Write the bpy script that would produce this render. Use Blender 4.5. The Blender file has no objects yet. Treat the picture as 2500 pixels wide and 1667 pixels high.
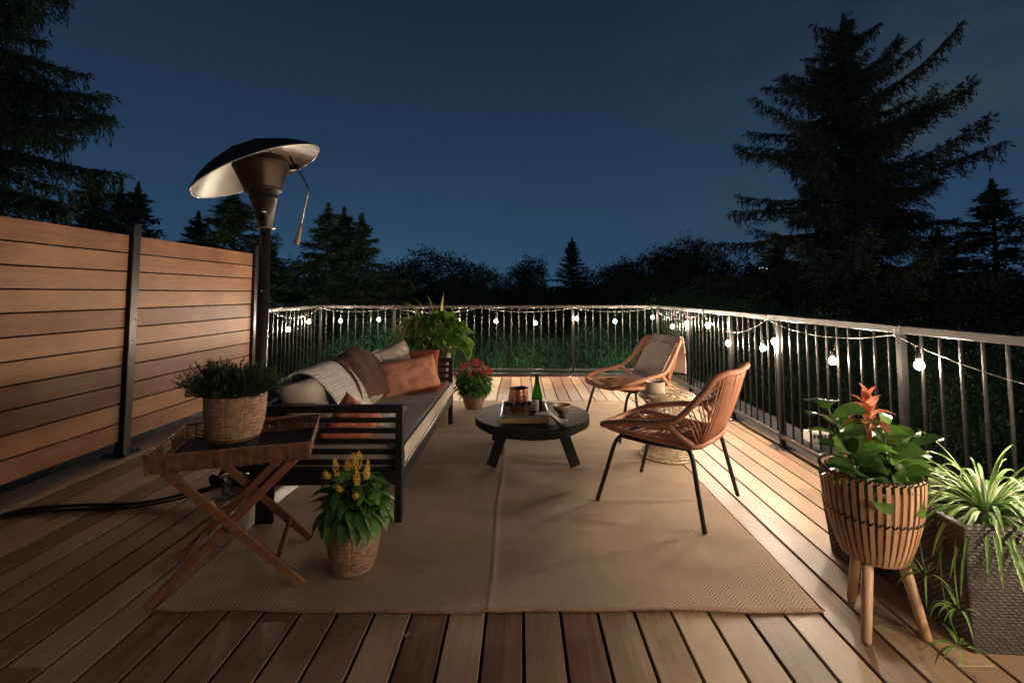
import bpy, math, random
import numpy as np
from mathutils import Vector, Matrix, noise
R = random.Random(7)
PI = math.pi
S = bpy.context.scene
C = S.collection
rad = math.radians

# ------------------------------------------------------------------ camera
H = 1.245
FPX, CX, HY = 1170.0, 1270.0, 717.0
TP = 0.0646
cam = bpy.data.cameras.new('camera')
co = bpy.data.objects.new('camera', cam); C.objects.link(co)
co.location = (0, -0.06, H)
co.rotation_euler = (PI/2 + math.atan(TP), 0, 0)
cam.lens = 36*FPX/2500
cam.sensor_width = 36
cam.shift_x = -(CX-1250)/2500
cam.shift_y = (HY-FPX*TP-833.5)/2500
cam.clip_start = 0.05; cam.clip_end = 2000
S.camera = co

def px(u, v, d):
    "a point at distance d seen in direction (u, v)"
    return Vector(((u-CX)/FPX*d, d, H-(v-HY)/FPX*d))

# ------------------------------------------------------------------ node helpers
def new_mat(name):
    m = bpy.data.materials.new(name); m.use_nodes = True
    nt = m.node_tree; b = nt.nodes['Principled BSDF']
    return m, nt, b
def N(nt, t, **kw):
    n = nt.nodes.new(t)
    for k, v in kw.items():
        if k in n.inputs.keys(): n.inputs[k].default_value = v
        else: setattr(n, k, v)
    return n
def ln(nt, a, b): nt.links.new(a, b)
def math_n(nt, op, a, b=None, c=None):
    n = nt.nodes.new('ShaderNodeMath'); n.operation = op
    for i, x in enumerate((a, b, c)):
        if x is None: continue
        if isinstance(x, (int, float)): n.inputs[i].default_value = x
        else: nt.links.new(x, n.inputs[i])
    return n.outputs[0]
def ramp(nt, fac, stops):
    r = nt.nodes.new('ShaderNodeValToRGB')
    el = r.color_ramp.elements
    while len(el) < len(stops): el.new(0.5)
    for e, (p, c) in zip(el, stops):
        e.position = p; e.color = (c[0], c[1], c[2], 1)
    nt.links.new(fac, r.inputs[0]); return r.outputs[0]
def mixc(nt, fac, a, b, mode='MIX'):
    n = nt.nodes.new('ShaderNodeMix'); n.data_type = 'RGBA'; n.blend_type = mode
    if isinstance(fac, (int, float)): n.inputs[0].default_value = fac
    else: nt.links.new(fac, n.inputs[0])
    for i, x in ((6, a), (7, b)):
        if isinstance(x, tuple): n.inputs[i].default_value = (x[0], x[1], x[2], 1)
        else: nt.links.new(x, n.inputs[i])
    return n.outputs[2]
def coords(nt, scale=(1,1,1), rot=(0,0,0)):
    tc = nt.nodes.new('ShaderNodeTexCoord'); mp = nt.nodes.new('ShaderNodeMapping')
    mp.inputs['Scale'].default_value = scale; mp.inputs['Rotation'].default_value = rot
    nt.links.new(tc.outputs['Object'], mp.inputs[0]); return mp.outputs[0]
def noise_t(nt, vec, scale, detail=4, rough=0.55, dist=0.0):
    n = nt.nodes.new('ShaderNodeTexNoise')
    n.inputs['Scale'].default_value = scale; n.inputs['Detail'].default_value = detail
    n.inputs['Roughness'].default_value = rough; n.inputs['Distortion'].default_value = dist
    nt.links.new(vec, n.inputs['Vector']); return n.outputs[0]
def bump(nt, b, h, strength=0.3, dist=0.005):
    n = nt.nodes.new('ShaderNodeBump'); n.inputs['Strength'].default_value = strength
    n.inputs['Distance'].default_value = dist
    nt.links.new(h, n.inputs['Height']); nt.links.new(n.outputs[0], b.inputs['Normal'])

def simple(name, col, rough=0.6, metal=0.0, var=0.25, scale=6, bumps=0.0, bscale=60, spec=0.5, sss=0, coat=0):
    m, nt, b = new_mat(name)
    v = coords(nt)
    n1 = noise_t(nt, v, scale, 5)
    a = tuple(c*(1-var) for c in col); d = tuple(min(1, c*(1+var)) for c in col)
    ln(nt, ramp(nt, n1, [(0.3, a), (0.7, d)]), b.inputs['Base Color'])
    rr = ramp(nt, noise_t(nt, v, scale*3, 3), [(0.3, (rough*0.85,)*3), (0.7, (min(1, rough*1.15),)*3)])
    ln(nt, rr, b.inputs['Roughness'])
    b.inputs['Metallic'].default_value = metal
    b.inputs['Specular IOR Level'].default_value = spec
    b.inputs['Coat Weight'].default_value = coat
    if bumps: bump(nt, b, noise_t(nt, v, bscale, 3), bumps, 0.004)
    return m

def leaf_mat(name, c1, c2, c3=None, rough=0.45, trans=0.25, spec=0.5, ns=9, nw=0.4):
    m, nt, b = new_mat(name)
    g = nt.nodes.new('ShaderNodeNewGeometry')
    n1 = noise_t(nt, coords(nt), ns, 2)
    mixv = math_n(nt, 'ADD', math_n(nt, 'MULTIPLY', g.outputs['Random Per Island'], 1-nw), math_n(nt, 'MULTIPLY', n1, nw))
    st = [(0.15, c1), (0.75, c2)]
    if c3: st.append((0.92, c3))
    col = ramp(nt, mixv, st)
    ln(nt, col, b.inputs['Base Color'])
    b.inputs['Roughness'].default_value = rough
    b.inputs['Specular IOR Level'].default_value = spec
    if trans:
        t = N(nt, 'ShaderNodeBsdfTranslucent'); ln(nt, col, t.inputs[0])
        mx = N(nt, 'ShaderNodeMixShader'); mx.inputs[0].default_value = trans
        ln(nt, b.outputs[0], mx.inputs[1]); ln(nt, t.outputs[0], mx.inputs[2])
        ln(nt, mx.outputs[0], nt.nodes['Material Output'].inputs[0])
    return m

def wood(name, c1, c2, axis='y', scale=1.0, rough=0.5, island=True, pitch=None, spec=0.4, grain=1.0, tint=None, stain=0.0):
    "grain along the axis; per-board tone from the island the point belongs to"
    m, nt, b = new_mat(name)
    st = {'x': (1.2, 22, 22), 'y': (22, 1.2, 22), 'z': (22, 22, 1.2)}[axis]
    g = nt.nodes.new('ShaderNodeNewGeometry')
    tc = nt.nodes.new('ShaderNodeTexCoord')
    off = nt.nodes.new('ShaderNodeVectorMath'); off.operation = 'ADD'
    sc = nt.nodes.new('ShaderNodeVectorMath'); sc.operation = 'SCALE'
    cmb = nt.nodes.new('ShaderNodeCombineXYZ')
    for i in range(3): ln(nt, g.outputs['Random Per Island'], cmb.inputs[i])
    ln(nt, cmb.outputs[0], sc.inputs[0]); sc.inputs['Scale'].default_value = 9.0 if island else 0
    ln(nt, tc.outputs['Object'], off.inputs[0]); ln(nt, sc.outputs[0], off.inputs[1])
    mp = nt.nodes.new('ShaderNodeMapping'); mp.inputs['Scale'].default_value = tuple(s*scale for s in st)
    ln(nt, off.outputs[0], mp.inputs[0])
    n1 = noise_t(nt, mp.outputs[0], 1.6, 7, 0.65, 0.6)
    n2 = noise_t(nt, off.outputs[0], 2.2, 3)
    n3 = noise_t(nt, mp.outputs[0], 9, 3, 0.7)
    f = math_n(nt, 'ADD', math_n(nt, 'MULTIPLY', n1, 0.55*grain), math_n(nt, 'MULTIPLY', n2, 0.45))
    if island: f = math_n(nt, 'ADD', f, math_n(nt, 'MULTIPLY', math_n(nt, 'SUBTRACT', g.outputs['Random Per Island'], 0.5), 0.42))
    mid = tuple((x+y)/2 for x, y in zip(c1, c2))
    col = ramp(nt, f, [(0.25, c1), (0.5, mid), (0.78, c2)])
    col = mixc(nt, math_n(nt, 'MULTIPLY', n3, 0.25), col, tuple(x*0.5 for x in c1))
    if stain:
        sn = noise_t(nt, tc.outputs['Object'], 1.3, 5, 0.62, 0.5)
        col = mixc(nt, math_n(nt, 'MULTIPLY', ramp(nt, sn, [(0.42, (0,)*3), (0.68, (1,)*3)]), stain), col, tuple(x*0.55 for x in c1))
        sp2 = noise_t(nt, tc.outputs['Object'], 38, 2, 0.5)
        col = mixc(nt, math_n(nt, 'MULTIPLY', ramp(nt, sp2, [(0.70, (0,)*3), (0.76, (1,)*3)]), 0.5), col, tuple(x*0.4 for x in c1))
    if tint:
        wn_ = nt.nodes.new('ShaderNodeTexWhiteNoise'); wn_.noise_dimensions = '1D'
        ln(nt, math_n(nt, 'MULTIPLY', g.outputs['Random Per Island'], 91.7), wn_.inputs['W'])
        col = mixc(nt, math_n(nt, 'MULTIPLY', ramp(nt, wn_.outputs['Value'], [(0.55, (0,)*3), (0.95, (1,)*3)]), 0.45), col, tint)
    ln(nt, col, b.inputs['Base Color'])
    ln(nt, ramp(nt, n1, [(0.2, (rough*0.8,)*3), (0.8, (rough*1.25,)*3)]), b.inputs['Roughness'])
    b.inputs['Specular IOR Level'].default_value = spec
    bump(nt, b, math_n(nt, 'ADD', n1, math_n(nt, 'MULTIPLY', n3, 0.4)), 0.25, 0.002)
    return m

# ------------------------------------------------------------------ materials
M = {}
M['deck'] = wood('deck_wood', (0.140, 0.074, 0.040), (0.52, 0.375, 0.225), 'y', 1.0, 0.45, spec=0.35, tint=(0.17, 0.075, 0.05), stain=0.45)
M['deck2'] = wood('deck_border_wood', (0.22, 0.13, 0.075), (0.42, 0.28, 0.17), 'y', 1.0, 0.5)
M['cedar'] = wood('cedar', (0.25, 0.085, 0.035), (0.68, 0.35, 0.16), 'y', 1.0, 0.45, stain=0.35)
M['stand_wood'] = wood('stand_wood', (0.16, 0.062, 0.032), (0.36, 0.17, 0.085), 'x', 1.5, 0.4, island=True)
M['blackwood'] = wood('black_stained_wood', (0.010, 0.010, 0.011), (0.030, 0.028, 0.028), 'x', 1.5, 0.6, spec=0.2)
M['traywood'] = wood('tray_wood', (0.30, 0.19, 0.10), (0.52, 0.36, 0.22), 'x', 2, 0.5)
M['bamboo'] = wood('bamboo', (0.42, 0.22, 0.11), (0.66, 0.42, 0.25), 'z', 1.5, 0.45)
M['black_metal'] = simple('black_metal', (0.012, 0.012, 0.013), 0.38, 0.0, 0.2, 20, 0.05, 300)
M['post_metal'] = simple('post_metal', (0.016, 0.015, 0.015), 0.32, 0.0, 0.1, 5)
M['rail_metal'] = simple('rail_metal', (0.022, 0.019, 0.017), 0.36, 0.0, 0.1, 5)
M['bronze'] = simple('heater_bronze', (0.045, 0.032, 0.026), 0.34, 0.5, 0.25, 30, 0.12, 260)
def mesh_mat():
    m, nt, b = new_mat('burner_mesh')
    tc = nt.nodes.new('ShaderNodeTexCoord'); sp = nt.nodes.new('ShaderNodeSeparateXYZ'); ln(nt, tc.outputs['Object'], sp.inputs[0])
    zz = math_n(nt, 'PINGPONG', math_n(nt, 'MULTIPLY', sp.outputs[2], 150), 1.0)
    an = math_n(nt, 'PINGPONG', math_n(nt, 'MULTIPLY', math_n(nt, 'ARCTAN2', sp.outputs[1], sp.outputs[0]), 46), 1.0)
    h = math_n(nt, 'MULTIPLY', math_n(nt, 'GREATER_THAN', zz, 0.45), math_n(nt, 'GREATER_THAN', an, 0.4))
    col = mixc(nt, h, (0.075, 0.045, 0.030), (0.010, 0.008, 0.007))
    ln(nt, col, b.inputs['Base Color']); b.inputs['Metallic'].default_value = 0.7; b.inputs['Roughness'].default_value = 0.36
    bump(nt, b, h, 0.6, -0.002)
    return m
M['bronze_mesh'] = mesh_mat()
M['baluster'] = simple('baluster_metal', (0.0045, 0.004, 0.0035), 0.45, 0.0, 0.1, 5, spec=0.2)
M['alu'] = simple('brushed_aluminium', (0.36, 0.355, 0.34), 0.38, 0.85, 0.15, 8)
M['steel'] = simple('steel', (0.5, 0.48, 0.45), 0.25, 1.0, 0.1, 20)
M['terra'] = simple('terracotta_rope', (0.42, 0.185, 0.105), 0.62, 0, 0.18, 25, 0.3, 500)
M['rattan'] = simple('rattan', (0.50, 0.37, 0.24), 0.55, 0, 0.35, 25, 0.25, 200)
M['wicker'] = simple('tray_wicker', (0.20, 0.09, 0.045), 0.5, 0, 0.4, 30, 0.2, 200)
M['jute'] = simple('jute_basket', (0.34, 0.20, 0.125), 0.75, 0, 0.4, 40, 0.6, 220)
M['jute_dark'] = simple('dark_basket_band', (0.05, 0.04, 0.035), 0.8, 0, 0.3, 40, 0.5, 220)
M['planter'] = simple('planter_resin', (0.052, 0.043, 0.036), 0.42, 0, 0.25, 60, 0.2, 300)
M['planter_dark'] = simple('planter_dark', (0.05, 0.042, 0.036), 0.5, 0, 0.3, 60, 0.2, 300)
M['brownbox'] = simple('brown_planter', (0.10, 0.055, 0.035), 0.6, 0, 0.3, 30, 0.3, 150)
M['beige'] = simple('beige_canvas', (0.44, 0.36, 0.29), 0.85, 0, 0.08, 4, 0.35, 500)
M['seat_grey'] = simple('taupe_canvas', (0.37, 0.32, 0.27), 0.85, 0, 0.08, 4, 0.35, 500)
M['piping'] = simple('piping', (0.03, 0.025, 0.022), 0.7)
M['knit'] = simple('cream_knit', (0.66, 0.60, 0.53), 0.9, 0, 0.1, 30, 0.4, 300)
M['brown_throw'] = simple('brown_velvet_throw', (0.095, 0.036, 0.018), 0.85, 0, 0.35, 7, 0.4, 200)
M['orange'] = simple('orange_velvet', (0.52, 0.215, 0.13), 0.75, 0, 0.15, 8, 0.25, 300)
M['orange2'] = simple('rust_velvet', (0.42, 0.12, 0.065), 0.75, 0, 0.3, 12, 0.4, 120)
M['rust'] = simple('rust_knit', (0.30, 0.07, 0.038), 0.9, 0, 0.3, 40, 0.5, 200)
M['navy'] = simple('navy_canvas', (0.012, 0.022, 0.04), 0.8, 0, 0.2, 8, 0.3, 300)
M['blanket'] = simple('greige_blanket', (0.68, 0.57, 0.47), 0.9, 0, 0.1, 8, 0.4, 400)
M['soil'] = simple('soil', (0.03, 0.02, 0.014), 0.95, 0, 0.4, 60, 0.8, 100)
M['copper'] = simple('hammered_copper', (0.72, 0.36, 0.22), 0.26, 1.0, 0.15, 15)
M['dark_in'] = simple('dark_liner', (0.05, 0.045, 0.04), 0.4, 0.3, 0.2, 20)
M['ceramic'] = simple('glazed_stoneware', (0.50, 0.36, 0.20), 0.25, 0, 0.15, 12, 0, 60, 0.5, 0, 0.4)
M['concrete'] = simple('pale_concrete', (0.48, 0.38, 0.27), 0.8, 0, 0.15, 20, 0.3, 120)
M['wax'] = simple('grey_wax', (0.30, 0.32, 0.31), 0.5, 0, 0.1, 20)
M['linen'] = simple('napkin_linen', (0.70, 0.60, 0.52), 0.9, 0, 0.1, 20, 0.3, 400)
M['label'] = simple('bottle_label', (0.70, 0.66, 0.60), 0.7, 0, 0.1, 20)
M['white_plastic'] = simple('white_plastic', (0.6, 0.58, 0.54), 0.5, 0, 0.08, 10)
M['rubber'] = simple('black_rubber', (0.010, 0.010, 0.010), 0.75, spec=0.2)
M['cable'] = simple('clear_cable', (0.26, 0.24, 0.22), 0.35, 0.0, 0.1, 20)
M['ledge'] = simple('grey_membrane', (0.055, 0.055, 0.055), 0.8, 0, 0.2, 5, 0.2, 60)
M['trunk'] = simple('bark', (0.045, 0.035, 0.028), 0.9, 0, 0.4, 12, 0.8, 30)
M['grass'] = simple('dark_lawn', (0.03, 0.05, 0.02), 0.95, 0, 0.4, 3, 0.5, 20)
M['house'] = simple('house_render', (0.25, 0.23, 0.21), 0.85, 0, 0.1, 3)
M['roof'] = simple('house_roof', (0.04, 0.04, 0.042), 0.85, 0, 0.2, 8)
M['spruce'] = leaf_mat('spruce_needles', (0.030, 0.056, 0.036), (0.080, 0.135, 0.080), None, 0.7, 0.1, 0.15)
M['spruce_brown'] = leaf_mat('spruce_needles_warm', (0.036, 0.042, 0.034), (0.085, 0.092, 0.072), None, 0.7, 0.1, 0.15)
M['leaf_tree'] = leaf_mat('tree_leaves', (0.006, 0.012, 0.007), (0.050, 0.100, 0.045), (0.10, 0.14, 0.08), 0.5, 0.2, 0.3, 1.1, 0.65)  # near-black and bright clumps in the leaf colour stand in for patchy light
M['leaf_dark'] = leaf_mat('tree_leaves_dark', (0.022, 0.036, 0.022), (0.06, 0.08, 0.048), None, 0.7, 0.1, 0.15)
M['leaf_green'] = leaf_mat('plant_leaves', (0.035, 0.10, 0.02), (0.12, 0.26, 0.05), None, 0.4, 0.25)
M['leaf_needle'] = leaf_mat('rosemary_needles', (0.02, 0.045, 0.018), (0.06, 0.105, 0.04), None, 0.5, 0.15)
M['leaf_pothos'] = leaf_mat('pothos_leaves', (0.045, 0.13, 0.018), (0.17, 0.32, 0.05), (0.40, 0.42, 0.12), 0.38, 0.35)
M['leaf_strap'] = leaf_mat('yellow_strap_leaves', (0.16, 0.20, 0.04), (0.42, 0.38, 0.12), (0.60, 0.50, 0.20), 0.4, 0.35)
M['leaf_fig'] = leaf_mat('fig_leaves', (0.035, 0.09, 0.015), (0.13, 0.26, 0.05), (0.22, 0.20, 0.06), 0.28, 0.2, 0.6)
M['leaf_spider'] = leaf_mat('spider_green', (0.10, 0.22, 0.05), (0.28, 0.42, 0.12), None, 0.45, 0.3)
M['leaf_white'] = leaf_mat('spider_cream', (0.62, 0.66, 0.42), (0.82, 0.84, 0.62), None, 0.45, 0.3)
M['red'] = leaf_mat('celosia_red', (0.36, 0.02, 0.03), (0.60, 0.06, 0.07), None, 0.8, 0.2)
M['yellow'] = leaf_mat('celosia_yellow', (0.78, 0.46, 0.06), (0.92, 0.72, 0.20), None, 0.8, 0.2)
M['brom'] = leaf_mat('bromeliad_bract', (0.70, 0.20, 0.10), (0.88, 0.40, 0.24), None, 0.4, 0.3)
M['stem'] = simple('stem', (0.05, 0.07, 0.025), 0.6)

def glass(name, col, rough=0.02, ior=1.45):
    m, nt, b = new_mat(name)
    b.inputs['Base Color'].default_value = (*col, 1); b.inputs['Roughness'].default_value = rough
    b.inputs['Transmission Weight'].default_value = 1; b.inputs['IOR'].default_value = ior
    return m
M['green_glass'] = glass('green_glass', (0.10, 0.45, 0.06))
M['clear_glass'] = glass('clear_glass', (0.95, 0.93, 0.9))
def emit(name, col, st):
    m, nt, b = new_mat(name)
    b.inputs['Base Color'].default_value = (0, 0, 0, 1)
    b.inputs['Emission Color'].default_value = (*col, 1); b.inputs['Emission Strength'].default_value = st
    return m
BULB = 1850
M['bulb'] = emit('lit_bulb', (1.0, 0.80, 0.60), BULB)
M['window'] = emit('lit_window', (0.75, 0.85, 1.0), 1.6)
M['tower_light'] = emit('tower_light', (0.85, 0.95, 1.0), 2.5)
M['garden'] = emit('added_spotlight_lens', (0.42, 1.0, 0.66), 3000)  # green emitter of the added, unseen spotlights

# burner mesh gets real fine banding
def rug_mat():
    m, nt, b = new_mat('herringbone_rug')
    tc = nt.nodes.new('ShaderNodeTexCoord'); sp = nt.nodes.new('ShaderNodeSeparateXYZ')
    ln(nt, tc.outputs['Object'], sp.inputs[0])
    X, Y = sp.outputs[0], sp.outputs[1]
    wob = noise_t(nt, tc.outputs['Object'], 3, 2)
    X2 = math_n(nt, 'ADD', X, math_n(nt, 'MULTIPLY', wob, 0.02))
    w = 0.041
    tri = math_n(nt, 'PINGPONG', X2, w)                       # 0..w..0
    k = math_n(nt, 'ADD', Y, math_n(nt, 'MULTIPLY', tri, 0.95))
    period = 0.0165
    fr = math_n(nt, 'FRACT', math_n(nt, 'DIVIDE', k, period))
    line = math_n(nt, 'SMOOTH_MIN', math_n(nt, 'PINGPONG', math_n(nt, 'MULTIPLY', fr, 2.0), 1.0), 1.0, 0.05)
    # cross threads break the dark lines into stitches
    thr = math_n(nt, 'FRACT', math_n(nt, 'DIVIDE', X2, 0.0065))
    thr = math_n(nt, 'PINGPONG', math_n(nt, 'MULTIPLY', thr, 2.0), 1.0)
    dark = math_n(nt, 'MULTIPLY', math_n(nt, 'GREATER_THAN', line, 0.52), math_n(nt, 'ADD', 0.35, math_n(nt, 'MULTIPLY', thr, 0.65)))
    nmod = noise_t(nt, tc.outputs['Object'], 5, 4, 0.6)
    dark = math_n(nt, 'MULTIPLY', dark, ramp(nt, nmod, [(0.3, (0.55,)*3), (0.7, (1.0,)*3)]))
    fine = noise_t(nt, tc.outputs['Object'], 350, 2)
    base = ramp(nt, fine, [(0.3, (0.42, 0.305, 0.21)), (0.7, (0.57, 0.43, 0.305))])
    stain = noise_t(nt, tc.outputs['Object'], 1.7, 4, 0.6)
    base = mixc(nt, ramp(nt, stain, [(0.35, (0.0,)*3), (0.75, (0.3,)*3)]), base, (0.27, 0.19, 0.13))
    col = mixc(nt, dark, base, (0.085, 0.052, 0.034))
    ln(nt, col, b.inputs['Base Color'])
    b.inputs['Roughness'].default_value = 0.9; b.inputs['Specular IOR Level'].default_value = 0.2
    bump(nt, b, math_n(nt, 'ADD', math_n(nt, 'MULTIPLY', dark, -1.0), math_n(nt, 'MULTIPLY', fine, 0.5)), 0.5, 0.003)
    return m
M['rug'] = rug_mat()

# ------------------------------------------------------------------ mesh builder
class MB:
    def __init__(s): s.v = []; s.f = []
    def add(s, vs, fs, mat=None):
        o = len(s.v)
        if mat is not None: vs = [mat @ Vector(p) for p in vs]
        s.v.extend([tuple(p) for p in vs]); s.f.extend([tuple(i+o for i in f) for f in fs]); return s
    def box(s, x0, y0, z0, x1, y1, z1, mat=None, b=0.0):
        if b <= 0:
            vs = [(x, y, z) for x in (x0, x1) for y in (y0, y1) for z in (z0, z1)]
            fs = [(0,1,3,2),(4,6,7,5),(0,4,5,1),(2,3,7,6),(0,2,6,4),(1,5,7,3)]
            return s.add(vs, fs, mat)
        # chamfered box
        vs = []; idx = {}
        X = (x0, x1); Y = (y0, y1); Z = (z0, z1); sg = (1, -1)
        for i in (0,1):
            for j in (0,1):
                for k in (0,1):
                    for ax in range(3):
                        p = [X[i]+sg[i]*b, Y[j]+sg[j]*b, Z[k]+sg[k]*b]
                        p[ax] = (X[i], Y[j], Z[k])[ax]
                        idx[(i,j,k,ax)] = len(vs); vs.append(tuple(p))
        fs = []
        for i in (0,1):
            q = [idx[(i,0,0,0)], idx[(i,1,0,0)], idx[(i,1,1,0)], idx[(i,0,1,0)]]; fs.append(tuple(q if i else q[::-1]))
            q = [idx[(0,i,0,1)], idx[(0,i,1,1)], idx[(1,i,1,1)], idx[(1,i,0,1)]]; fs.append(tuple(q if i else q[::-1]))
            q = [idx[(0,0,i,2)], idx[(1,0,i,2)], idx[(1,1,i,2)], idx[(0,1,i,2)]]; fs.append(tuple(q if i else q[::-1]))
        for j in (0,1):
            for k in (0,1):
                fs.append((idx[(0,j,k,1)], idx[(1,j,k,1)], idx[(1,j,k,2)], idx[(0,j,k,2)]))
                fs.append((idx[(j,0,k,0)], idx[(j,1,k,0)], idx[(j,1,k,2)], idx[(j,0,k,2)]))
                fs.append((idx[(j,k,0,0)], idx[(j,k,1,0)], idx[(j,k,1,1)], idx[(j,k,0,1)]))
                for i in (0,1): pass
        for i in (0,1):
            for j in (0,1):
                for k in (0,1): fs.append((idx[(i,j,k,0)], idx[(i,j,k,1)], idx[(i,j,k,2)]))
        return s.add(vs, fs, mat)
    def bar(s, a, b, w, h, up=(0,0,1), bev=0.002):
        "rectangular bar from a to b; w across, h along up"
        a = Vector(a); b = Vector(b); d = b-a; L = d.length; d.normalize()
        up = Vector(up); side = d.cross(up)
        if side.length < 1e-4: side = d.cross(Vector((1,0,0)))
        side.normalize(); up = side.cross(d)
        m = Matrix(((d.x, side.x, up.x, a.x), (d.y, side.y, up.y, a.y), (d.z, side.z, up.z, a.z), (0,0,0,1)))
        return s.box(0, -w/2, -h/2, L, w/2, h/2, m, bev)
    def tube(s, pts, r, n=8, closed=False, caps=True, mat=None):
        pts = [Vector(p) for p in pts]; K = len(pts)
        if not hasattr(r, '__len__'): r = [r]*K
        vs = []; fs = []
        prev = None
        for i, p in enumerate(pts):
            if closed: t = pts[(i+1) % K]-pts[i-1]
            else: t = pts[min(i+1, K-1)]-pts[max(i-1, 0)]
            if t.length < 1e-9: t = Vector((0,0,1))
            t.normalize()
            if prev is None:
                a = t.cross(Vector((0,0,1)))
                if a.length < 0.1: a = t.cross(Vector((1,0,0)))
            else:
                a = prev - t*prev.dot(t)
                if a.length < 1e-6: a = t.cross(Vector((1,0,0)))
            a.normalize(); prev = a; bb = t.cross(a)
            for k in range(n):
                an = 2*PI*k/n
                vs.append(p + (a*math.cos(an)+bb*math.sin(an))*r[i])
        for i in range(K if closed else K-1):
            j = (i+1) % K
            for k in range(n):
                l = (k+1) % n
                fs.append((i*n+k, i*n+l, j*n+l, j*n+k))
        if caps and not closed:
            fs.append(tuple(range(n))[::-1]); fs.append(tuple((K-1)*n+k for k in range(n)))
        return s.add(vs, fs, mat)
    def lathe(s, prof, n=32, mat=None, cap0=False, cap1=False, fn=None):
        vs = []; fs = []
        for i, (r, z) in enumerate(prof):
            for k in range(n):
                a = 2*PI*k/n; rr = r if fn is None else fn(r, z, a, i, k)
                vs.append((rr*math.cos(a), rr*math.sin(a), z))
        for i in range(len(prof)-1):
            for k in range(n):
                l = (k+1) % n
                fs.append((i*n+k, i*n+l, (i+1)*n+l, (i+1)*n+k))
        if cap0: fs.append(tuple(range(n))[::-1])
        if cap1: fs.append(tuple((len(prof)-1)*n+k for k in range(n)))
        return s.add(vs, fs, mat)
    def sheet(s, fn, nu, nv, mat=None):
        vs = [fn(i/nu, j/nv) for i in range(nu+1) for j in range(nv+1)]
        fs = [(i*(nv+1)+j, (i+1)*(nv+1)+j, (i+1)*(nv+1)+j+1, i*(nv+1)+j+1) for i in range(nu) for j in range(nv)]
        return s.add(vs, fs, mat)
    def build(s, name, mat, parent=None, smooth=False, solid=0.0, sub=0, off=0.0):
        me = bpy.data.meshes.new(name)
        vs = s.v
        if parent is not None and parent.get('_w'):
            l = parent.location; vs = [(x-l.x, y-l.y, z-l.z) for x, y, z in vs]
        me.from_pydata(vs, [], s.f); me.update()
        me.materials.append(mat if not isinstance(mat, str) else M[mat])
        if smooth: me.shade_smooth()
        o = bpy.data.objects.new(name, me); C.objects.link(o)
        if parent is not None: o.parent = parent
        if solid:
            md = o.modifiers.new('solid', 'SOLIDIFY'); md.thickness = solid; md.offset = off
        if sub:
            md = o.modifiers.new('sub', 'SUBSURF'); md.levels = sub; md.render_levels = sub
        return o

def thing(name, label, cat, loc=(0,0,0), rz=0.0, group=None, world=True):
    o = bpy.data.objects.new(name, None); C.objects.link(o)
    o.location = loc; o.rotation_euler = (0,0,rz); o.empty_display_size = 0.1
    o['label'] = label; o['category'] = cat
    if group: o['group'] = group
    if world: o['_w'] = 1
    return o
def sub(mb, name, mat, parent, root, **k):
    "a sub-part: parent is a mesh part whose own origin is its root's origin"
    if root.get('_w'):
        l = root.location; mb.v = [(x-l.x, y-l.y, z-l.z) for x, y, z in mb.v]
    return mb.build(name, mat, parent, **k)
def tag(o, label, cat, group=None):
    o['label'] = label; o['category'] = cat
    if group: o['group'] = group
    return o
def struct(o, kind='structure'): o['kind'] = kind; return o
def dup(root, loc, rz, label, group=None):
    def cp(o, par):
        c = o.copy(); C.objects.link(c)
        if par is not None: c.parent = par
        for ch in list(o.children): cp(ch, c)
        return c
    r = cp(root, None); r.location = loc; r.rotation_euler = (0,0,rz); r['label'] = label
    if group: r['group'] = group
    return r
def xf(loc, rx=0, ry=0, rz=0, sc=1):
    from mathutils import Euler
    return Matrix.Translation(Vector(loc)) @ Euler((rx, ry, rz)).to_matrix().to_4x4() @ Matrix.Diagonal((sc, sc, sc, 1))
def smooth_path(pts, n=6, closed=False):
    "Catmull-Rom through the points"
    P = [Vector(p) for p in pts]; K = len(P); out = []
    rng = range(K if closed else K-1)
    for i in rng:
        p0 = P[(i-1) % K] if closed or i > 0 else P[0]; p1 = P[i]; p2 = P[(i+1) % K]
        p3 = P[(i+2) % K] if closed or i+2 < K else P[-1]
        for j in range(n):
            t = j/n
            out.append(0.5*((2*p1)+(-p0+p2)*t+(2*p0-5*p1+4*p2-p3)*t*t+(-p0+3*p1-3*p2+p3)*t**3))
    if not closed: out.append(P[-1])
    return out
def resample(pts, step):
    out = [pts[0]]; acc = 0
    for a, b in zip(pts[:-1], pts[1:]):
        L = (b-a).length
        if L < 1e-9: continue
        t = step-acc
        while t <= L:
            out.append(a+(b-a)*(t/L)); t += step
        acc = L-(t-step)
    return out

# ------------------------------------------------------------------ world: night sky
w = bpy.data.worlds.new('World'); S.world = w; w.use_nodes = True
nt = w.node_tree
bg = nt.nodes['Background']
tc = nt.nodes.new('ShaderNodeTexCoord'); sp = nt.nodes.new('ShaderNodeSeparateXYZ')
ln(nt, tc.outputs['Generated'], sp.inputs[0])
grad = ramp(nt, sp.outputs[2], [(0.0, (0.027, 0.068, 0.130)), (0.10, (0.0220, 0.0560, 0.114)), (0.28, (0.0165, 0.040, 0.082)), (0.52, (0.0105, 0.0205, 0.041)), (1.0, (0.008, 0.014, 0.030))])
cm = nt.nodes.new('ShaderNodeMapping'); cm.inputs['Scale'].default_value = (1.0, 1.0, 3.2)
ln(nt, tc.outputs['Generated'], cm.inputs[0])
cn = noise_t(nt, cm.outputs[0], 1.9, 6, 0.55, 0.4)
side = ramp(nt, sp.outputs[0], [(0.15, (0, 0, 0)), (0.62, (1, 1, 1))])
cl = math_n(nt, 'MULTIPLY', ramp(nt, cn, [(0.40, (0, 0, 0)), (0.70, (1, 1, 1))]), side)
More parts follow.
